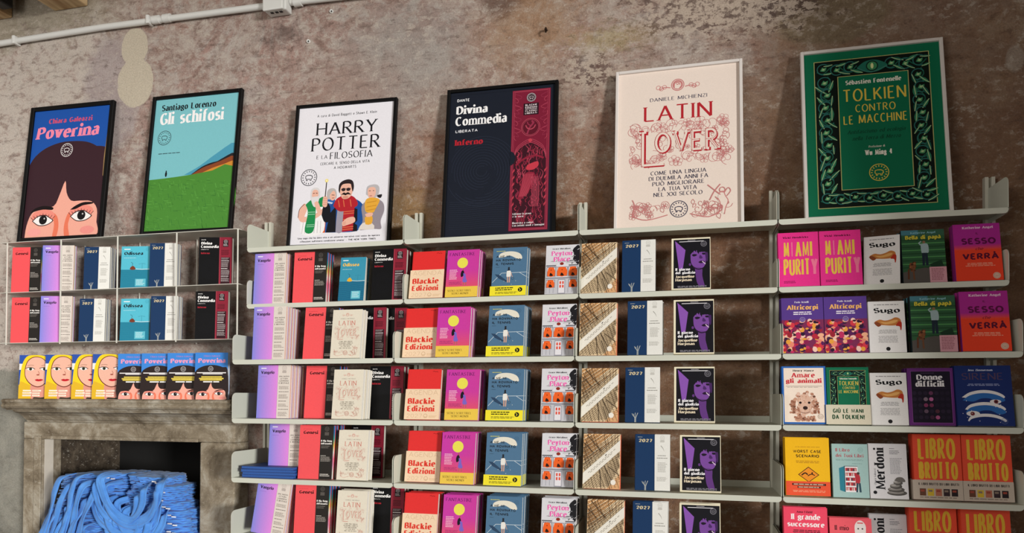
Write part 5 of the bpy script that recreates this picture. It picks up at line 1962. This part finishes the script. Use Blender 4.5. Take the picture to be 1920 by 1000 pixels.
def p_dark(w, h):
    a = Art(w, h, '1a1f2b')
    for i in range(12):
        a.ring(.33, .56, .05 + .026 * i, .003, '2a3142', 40, 20 * i, 300 + 20 * i)
    for i in range(14):
        a.curve([(.04, .76 + .014 * i), (.2, .763 + .014 * i), (.4, .757 + .014 * i), (.56, .761 + .014 * i)], .003, '282e3d')
    a.text('DANTE', .07, .048, .19, .068, 'e8e8ea', 'bold')
    a.text('Divina', .065, .1, .37, .155, 'f4f3f3', 'fat')
    a.text('Commedia', .06, .175, .555, .235, 'f4f3f3', 'fat')
    a.text('LIBERATA', .065, .265, .28, .285, 'd4d4d8', 'bold')
    a.text('Inferno', .065, .335, .335, .372, 'b4222f', 'fat')
    cr, li, dk = '7a1c34', 'b04458', '26101a'
    x0, x1 = .6, .955
    a.rect(x0, .025, x1, .975, cr)
    a.frame(x0 + .008, .03, x1 - .008, .97, .004, li)
    a.frame(x0 + .022, .036, x1 - .022, .964, .003, li)
    m = (x0 + x1) / 2
    asp = w / h
    for sg in (-1, 1):
        for i in range(12):
            y = .05 + .026 * i
            a.curve([(m + sg * .15, y), (m + sg * (.09 + .03 * (i % 3)), y + .02), (m + sg * (.11 + .02 * (i % 2)), y + .035), (m + sg * .14, y + .03)], .004, li if i % 2 else '94304a')
    a.circ(m, .08, .045, dk)
    a.stamp(m, .08, .04, 'd8ccd0')
    a.rect(m - .07, .12, m + .07, .2, dk)
    a.text('BLACKIE', m - .055, .126, m + .055, .138, 'dccfd2', 'bold')
    a.text('EDIZIONI', m - .055, .142, m + .055, .154, 'dccfd2', 'bold')
    a.rect(m - .055, .158, m + .055, .161, 'dccfd2')
    a.text('CLASSICI', m - .055, .166, m + .055, .178, 'dccfd2', 'bold')
    a.text('LIBERATI', m - .055, .182, m + .055, .194, 'dccfd2', 'bold')
    a.circ(m, .285, .085, '5a1526')
    a.ring(m, .285, .085, .006, li)
    a.ring(m, .285, .074, .004, li)
    a.curve([(m - .03, .33), (m - .01, .29), (m + .02, .26), (m + .01, .24)], .016, '94304a')
    for sg in (-1, 1):
        a.curve([(m, .3), (m + sg * .03, .29), (m + sg * .045, .27)], .01, li)
        a.curve([(m, .275), (m + sg * .025, .262), (m + sg * .03, .247)], .009, '94304a')
    a.circ(m, .375, .018, 'c43a4a')
    arch = [(x0 + .03, .5), (x0 + .05, .45), (x0 + .1, .415), (m, .39), (x1 - .1, .415), (x1 - .05, .45), (x1 - .03, .5)]
    a.poly(smooth(arch) + [(x1 - .03, .955), (x0 + .03, .955)], '3a1420')
    for d in (0, .012, .024):
        a.curve([(p[0], p[1] - d) for p in arch], .005, li)
    rn = random.Random(7)
    k0 = a.k
    for i in range(150):
        a.k = k0 + i % 6
        y = .44 + .5 * rn.random()
        x = x0 + .05 + (x1 - x0 - .1) * rn.random()
        if y < .47 and abs(x - m) > .1:
            continue
        l = .03 + .04 * rn.random()
        a.curve([(x, y), (x + rn.uniform(-.02, .02), y - l * .4), (x + rn.uniform(-.015, .015), y - l * .7), (x + rn.uniform(-.02, .02), y - l)], (.009, .002), rn.choice([li, '94304a', 'a83348', '6a1c2e', '8a2238']), 2)
    a.k = k0 + 7
    a.curve([(x0 + .05, .54), (x0 + .12, .5), (m + .05, .48), (x1 - .05, .5)], .018, '8a2238')
    a.spoly([(m - .02, .54), (m + .07, .52), (m + .08, .55), (m + .03, .575), (m - .03, .57)], 'c43a4a')
    a.spoly([(m - .06, .62), (m - .02, .59), (m + .05, .6), (m + .03, .68), (m - .03, .74), (m - .1, .77), (m - .08, .69)], '8a2238')
    for i in range(7):
        a.curve([(m - .05 + .014 * i, .6), (m - .06 + .012 * i, .67), (m - .085 + .01 * i, .75)], .005, 'c04a5c')
    for i in range(6):
        a.curve([(m + .02 + .012 * i, .62), (m + .03 + .012 * i, .72), (m + .025 + .012 * i, .82)], .006, li)
    for sg in (-1, 1):
        xx = x0 + .022 if sg < 0 else x1 - .038
        for i in range(6):
            y = .56 + .045 * i
            a.poly([(xx - .004, y + .02), (xx + .02, y), (xx + .02, y + .016), (xx - .004, y + .036)], 'b43a4c')
    a.poly(smooth([(x0 - .004, .44), (x0 + .03, .455), (x0 + .045, .49), (x0 + .03, .525), (x0 - .004, .54)]), '1a1f2b')
    for s, y, xe in (('Edizione in prosa', .858, .17), ('e in versi', .875, .1), ('Illustrata a colori', .918, .19), ('Con infiniti snodi e immagini', .935, .29)):
        a.text(s, x0 + .035, y, x0 + .035 + xe, y + .011, 'eee6e8', 'fatl')
    a.rect(.03, .02, .9, .022, '20242e')
    return a


POSTERS = [
    # x, y, z, lean, yaw, roll, w, h, frame width, frame material, art, label
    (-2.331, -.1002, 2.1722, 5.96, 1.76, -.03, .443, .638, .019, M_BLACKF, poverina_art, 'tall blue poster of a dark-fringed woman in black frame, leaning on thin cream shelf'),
    (-1.6834, -.0974, 2.1722, 6.58, 1.31, .4, .4395, .629, .015, M_BLACKF, p_field, 'black-framed poster of green field under turquoise sky, leaning on thin cream shelf'),
    (-.9748, -.105, 2.0835, 7.14, 2.43, .18, .440, .6138, .013, M_BLACKF, p_men, 'white poster with four drawn men in coloured scarves, thin black frame'),
    (-.3197, -.1058, 2.0835, 7.31, 1.28, .16, .4398, .6138, .013, M_BLACKF, p_dark, 'near-black poster with crimson ornamented strip, black frame, on top shelf'),
    (.3371, -.1056, 2.0835, 7.13, -.52, -.03, .4461, .6168, .011, M_WHITEF, lambda w, h: latin_art(w, h, 'e8d8cc', 'b3262f', '3a3a52', 1.5, 'c47c7a', .9), 'cream poster with red lettering among line-drawn flowers, white frame'),
    (.9757, -.1224, 2.0835, 8.56, -.26, -.32, .4444, .6187, .011, M_WHITEF, lambda w, h: green_art(w, h, 1), 'dark green poster with gold lettering and vine border, white frame'),
]
for x, y, z, lean, yaw, roll, pw, ph, fw, fm, fn, lab in POSTERS:
    e = tag(empty('framed_poster', (x, y, z + (.0032 if z < 2.1 else .0075)), (R(-lean), 0, R(yaw))), lab, 'poster', 'framed posters')
    q = MB()
    for a, b in (((-pw / 2, -.001, 0), (-pw / 2 + fw, .017, ph)), ((pw / 2 - fw, -.001, 0), (pw / 2, .017, ph)),
                 ((-pw / 2 + fw, -.001, 0), (pw / 2 - fw, .017, fw)), ((-pw / 2 + fw, -.001, ph - fw), (pw / 2 - fw, .017, ph))):
        q.box(a, b, .0015, 1)
    q.build('frame', fm, e)
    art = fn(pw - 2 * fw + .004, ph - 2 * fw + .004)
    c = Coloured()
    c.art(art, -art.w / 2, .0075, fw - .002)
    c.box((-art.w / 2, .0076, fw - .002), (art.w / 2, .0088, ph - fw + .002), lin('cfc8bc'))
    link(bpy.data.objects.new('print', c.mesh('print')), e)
    MB().box((-pw / 2 + fw - .004, .0095, fw - .004), (pw / 2 - fw + .004, .0135, ph - fw + .004)).build('backing_board', M_BACK, e)

# ------------------------------------------------------------------ books
MESHES = {}


def book_meshes(name):
    if name in MESHES:
        return MESHES[name]
    random.seed(sum(map(ord, name)))
    d = DESIGNS[name][0]()
    art = d['art']
    w, h, t = art.w, art.h, d['t']
    bt = .0018 if d['hard'] else .0009
    ins = .0013 if d['hard'] else .0003
    cov, sp, ed = lin(d['cov']), lin(d['spine']), lin(d['edge'])
    c = Coloured()
    sd = {'r': ed, 't': ed, 'b': ed}
    c.box((-w / 2, -t, 0), (w / 2, -t + bt, h), cov, sd)
    c.box((-w / 2, -bt, 0), (w / 2, 0, h), cov, sd)
    r = bt * 1.3                                       # rounded spine
    prof = [(-w / 2 + bt, -t + bt * .5), (-w / 2 + .0004, -t + bt * .4), (-w / 2 - r * .55, -t * .82), (-w / 2 - r * .8, -t * .5), (-w / 2 - r * .55, -t * .18), (-w / 2 + .0004, -bt * .4), (-w / 2 + bt, -bt * .5)]
    for a, b in zip(prof[:-1], prof[1:]):
        c.face([(b[0], b[1], 0), (a[0], a[1], 0), (a[0], a[1], h), (b[0], b[1], h)], sp)
    c.face([(p[0], p[1], h) for p in prof], sp)
    c.face([(p[0], p[1], 0) for p in prof[::-1]], sp)
    c.art(art, -w / 2, -t, 0)
    out = [('cover', c.mesh('cover'))]
    pg = Coloured()
    pc = d['pages']
    cols = pc if isinstance(pc, list) else [pc]
    z0, z1 = ins, h - ins
    x0, x1 = -w / 2 + bt, w / 2 - ins
    nl = 5
    n = len(cols)
    for i in range(n):
        a, b = z0 + (z1 - z0) * i / n, z0 + (z1 - z0) * (i + 1) / n
        cb, ct = lin(cols[::-1][i]), lin(cols[::-1][min(n - 1, i + 1)])
        for j in range(nl):                            # page block, each gathering slightly stepped
            ya, yb = -t + bt + (t - 2 * bt) * j / nl, -t + bt + (t - 2 * bt) * (j + 1) / nl
            xx = x1 - .0004 * (j % 2)
            pg.face([(xx, ya, a), (xx, yb, a), (xx, yb, b), (xx, ya, b)], [cb, cb, ct, ct])
            if i == n - 1:
                pg.face([(x0, ya, b), (xx, ya, b), (xx, yb, b), (x0, yb, b)], lin(cols[0] if n == 1 else 'f0ebe2'))
            if i == 0:
                pg.face([(x0, yb, a), (xx, yb, a), (xx, ya, a), (x0, ya, a)], lin(cols[0] if n == 1 else 'f0ebe2'))
    out.append(('pages', pg.mesh('pages')))
    if 'band' in d:
        (u0, v0, u1, v1), ba, bc = d['band']
        bx0, bx1 = -w / 2 + u0 * w, w / 2
        bz0, bz1 = (1 - v1) * h, (1 - v0) * h
        cc = lin(bc)
        b = Coloured()
        b1 = t + .0004 + LAYER * (art.k + 2)
        b0 = b1 + .0004
        b.box((bx0, -b0, bz0 + .0002), (bx1 + .0009, -b1, bz1 - .0002), cc)
        b.box((bx1 + .0004, -b1, bz0 + .0002), (bx1 + .0009, -t + bt, bz1 - .0002), cc if d['edge'] == d['cov'] else ed)
        if u0 == 0:
            b.box((bx0 - .005, -b1, bz0 + .0002), (bx0 - .0045, -.0002, bz1 - .0002), cc)
            b.box((bx0 - .005, -b0, bz0 + .0002), (bx0, -b1, bz1 - .0002), cc)
        b.art(ba, bx0, -b0, bz0)
        out.append(('paper_band', b.mesh('paper_band')))
    MESHES[name] = (out, w, h, t)
    return MESHES[name]


ORDB = ('front copy', 'second copy back', 'third copy back', 'fourth copy back', 'fifth copy back')


def stack(name, xl, yf, z, n=1, yaw=0.0, lean=9.0, roll=0.0, where='', jit=.002, extra=None, step=.0035, labels=None):
    """n copies of one title face out, one behind another, leaning back; xl,yf = front left foot of the front copy"""
    parts, w, h, t = book_meshes(name)
    rj = random.Random(int(abs(xl) * 9973) + int(z * 997))
    ca, sa = math.cos(R(yaw)), math.sin(R(yaw))
    kk = math.cos(R(lean))
    for i in range(n):
        a = yaw + (rj.uniform(-.5, .5) if i else 0)
        lx, ly = w / 2 + (rj.uniform(-jit, jit * 2) if i else 0), t * kk + i * (t + step) / kk
        px, py = xl + ca * lx - sa * ly, yf + sa * lx + ca * ly
        up = w / 2 * abs(math.sin(R(roll)))
        o = bpy.data.objects.new('book', None)
        o.empty_display_size = .03
        o.location = (px, py, z + .0003 + up)
        o.rotation_euler = (R(-lean), R(roll * (1 - .18 * i)), R(a))
        link(o)
        nm = ORDB[i] if not extra else (extra + (' front' if i == 0 else ', ' + ORDB[i]))
        tag(o, labels[i] if labels else '%s, %s, %s' % (DESIGNS[name][1], nm, where), 'book', 'copies of the ' + DESIGNS[name][1])
        for pn, me in parts:
            link(bpy.data.objects.new(pn, me), o)


def SH(r):
    return ZR[r] + LIP


def W(r, b):
    return '%s row, %s grey bay' % (ROW[r], BAY[b])


# bay 1
for r, items in {
    1: [('lilac', -1.314, -.155, 2, 2, 4), ('red', -1.139, -.155, 3, 3, 5), ('sea2', -.944, -.152, 3, 4, 10), ('black', -.806, -.15, 2, 3, 6)],
    2: [('lilac', -1.2626, -.235, 5, 2, 4), ('red', -1.068, -.197, 2, 2, 7), ('latin', -.93, -.237, 2, 0, 8), ('black', -.882, -.15, 1, 0, 3), ('black', -.808, -.12, 1, 0, 3)],
    3: [('lilac', -1.2418, -.235, 5, 2, 4), ('red', -1.0648, -.19, 3, 2, 6), ('latin', -.9208, -.24, 3, 0, 7), ('black', -.806, -.165, 2, 0, 5)],
    4: [('lilac', -1.2126, -.2, 2, 2, 4), ('red', -1.0621, -.235, 4, 1, 5), ('latin', -.9017, -.235, 2, 0, 7), ('black', -.9, -.13, 1, 0, 4)],
    5: [('red', -1.0786, -.235, 4, 1, 5), ('latin', -.905, -.235, 3, 0, 7), ('black', -.802, -.165, 2, 1, 5)],
}.items():
    seen = {}
    for name, x, y, n, yaw, lean in items:
        ex = None
        if r == 2 and name == 'black':
            ex = 'left copy' if x < -.85 else 'right copy'
        stack(name, x, y, SH(r), n, yaw, lean, 0, W(r, 0), extra=ex)
stack('lilac', -1.262, -.235, SH(5), 4, 1, 4, 7.0, W(5, 0))

# bay 2
for r, items in {
    1: [('agenda', -.6448, -.155, 1), ('magenta', -.5041, -.16, 4), ('tennis', -.3279, -.155, 2), ('house', -.1278, -.155, 1)],
    2: [('agenda', -.6418, -.222, 1), ('magenta', -.511, -.241, 4), ('tennis', -.3176, -.24, 5), ('house', -.1253, -.23, 1)],
    3: [('agenda', -.628, -.235, 1), ('magenta', -.4783, -.235, 4), ('tennis', -.3189, -.238, 5), ('house', -.1262, -.235, 2)],
    4: [('agenda', -.6289, -.225, 2), ('magenta', -.49, -.247, 4), ('tennis', -.323, -.247, 5), ('house', -.1255, -.23, 2)],
    5: [('agenda', -.6381, -.235, 3), ('magenta', -.4884, -.235, 4), ('tennis', -.3252, -.235, 5), ('house', -.1255, -.235, 4)],
}.items():
    for name, x, y, n in items:
        stack(name, x, y, SH(r), n, 0, 10 if r > 1 else 11, 0, W(r, 1))

# bay 3
for r, items in {
    1: [('lines', .003, -.155, 2), ('navy', .148, -.155, 3), ('noir', .3176, -.155, 1)],
    2: [('lines', .0097, -.235, 2), ('navy', .1737, -.235, 3), ('noir', .3259, -.235, 1)],
    3: [('lines', .0155, -.235, 2), ('navy', .1659, -.235, 2), ('noir', .3274, -.247, 1)],
    4: [('lines', .022, -.235, 2), ('navy', .1988, -.235, 2), ('noir', .3461, -.25, 1)],
    5: [('lines', .0356, -.235, 2), ('navy', .1908, -.235, 2), ('noir', .3442, -.247, 2)],
}.items():
    for name, x, y, n in items:
        stack(name, x, y, SH(r), n, 0, 10 if name != 'navy' else 8, 0, W(r, 2))

# bay 4
for r, items in {
    1: [('pink', .667, -.155, 2, 0, 11, 'left copy'), ('pink', .7965, -.155, 2, 0, 11, 'right copy'), ('sauce', .931, -.13, 2, -13, 10, None), ('lawn', 1.0435, -.15, 3, 0, 10, None), ('split', 1.1926, -.155, 2, 0, 10, None)],
    2: [('crowd', .6665, -.235, 2, 0, 10, 'left copy'), ('crowd', .7945, -.235, 2, 0, 10, 'right copy'), ('sauce', .926, -.228, 2, 0, 10, None), ('lawn', 1.044, -.235, 4, 0, 9, None), ('split', 1.1819, -.235, 3, 0, 10, None)],
    3: [('dog', .667, -.235, 2, 0, 10, None), ('green', .801, -.236, 2, 0, 10, None), ('sauce', .9305, -.228, 2, 0, 10, None), ('dots', 1.0371, -.225, 3, 0, 9, None), ('waves', 1.1675, -.235, 2, 0, 10, None)],
    4: [('yellow', .6764, -.235, 3, 0, 10, None), ('case', .8154, -.24, 1, 0, 10, None), ('lump', .922, -.24, 2, 0, 10, None), ('ugly', 1.0486, -.235, 2, 0, 8, 'left copy'), ('ugly', 1.1835, -.235, 2, 0, 8, 'right copy')],
    5: [('heir', .6709, -.24, 2, 0, 10, None), ('coral', .8073, -.246, 2, 0, 12, None), ('lump', .9325, -.2, 2, 0, 10, None), ('ugly', 1.043, -.215, 2, 0, 8, 'left copy'), ('ugly', 1.181, -.235, 2, 0, 8, 'right copy')],
}.items():
    for name, x, y, n, yaw, lean, ex in items:
        stack(name, x, y, SH(r), n, yaw, lean, 0, W(r, 3), extra=ex)

# thin shelf, two tiers
for z, tier, items in ((1.949, 'upper', [('red', -2.552, 8), ('lilac', -2.385, 14), ('navy', -2.162, 12), ('sea', -1.972, 10), ('navy', -1.8275, 12), ('black', -1.588, 14)]),
                       (1.725, 'lower', [('red', -2.552, 8), ('lilac', -2.392, 14), ('navy', -2.184, 12), ('sea', -1.972, 10), ('navy', -1.8193, 12), ('black', -1.6015, 11)])):
    k = 0
    for name, x, yaw in items:
        ex = None
        if name == 'navy':
            k += 1
            ex = 'left of turquoise book' if k == 1 else 'right of turquoise book'
        stack(name, x, -.13, z, 1 if name in ('black', 'lilac') else 2, yaw, 2 if name != 'sea' else 3, 0, tier + ' tier', extra=ex, jit=.001)

# mantel shelf
PL = ('leftmost', 'second from left', 'third from left', 'rightmost')
for i, x in enumerate((-2.4239, -2.2855, -2.1472, -2.0429)):
    stack('blonde', x, -.2, 1.478, 1, 14, 2, labels=['paperback with blonde woman, %s of the four yellow ones on the mantel shelf' % PL[i]])
for i, x in enumerate((-1.9165, -1.8004, -1.6764, -1.5462)):
    q = 'blue-topped paperback with fringed woman, %s of the four on the mantel shelf' % PL[i]
    stack('fringe', x, -.2, 1.478, 1, 13 if i < 3 else 9, 2, labels=[q])

# flat pile of blue booklets on the fifth row, leftmost bay
M_BOOKLET = simple_mat('dark_blue_booklet', '173f82', .5, .15, 40)
M_BPAGE = simple_mat('blue_tinted_pages', '2c5ba6', .7, .35, 300)
bz = SH(4) + .0005
for i in range(4):
    t = .0105
    e = tag(empty('booklet', (-1.186 + .004 * (i % 2), -.165 - .003 * i, bz), (0, 0, R(-3 + 2.2 * (i % 3)))),
            'dark blue booklet lying flat, %s of the pile, fifth row, leftmost grey bay' % ('bottom one', 'second from bottom', 'third from bottom', 'top one')[i], 'booklet', 'flat blue booklets')
    q = MB()
    q.box((-.115, -.075, 0), (.115, .075, .0014)).box((-.115, -.075, t - .0014), (.115, .075, t))
    q.build('cover', M_BOOKLET, e)
    q = MB()
    for j in range(4):
        q.box((-.113 + .001 * (j % 2), -.0735, .0016 + j * .0019), (.113, .0735 - .001 * (j % 2), .0016 + j * .0019 + .0017))
    q.build('pages', M_BPAGE, e)
    bz += t + .0006
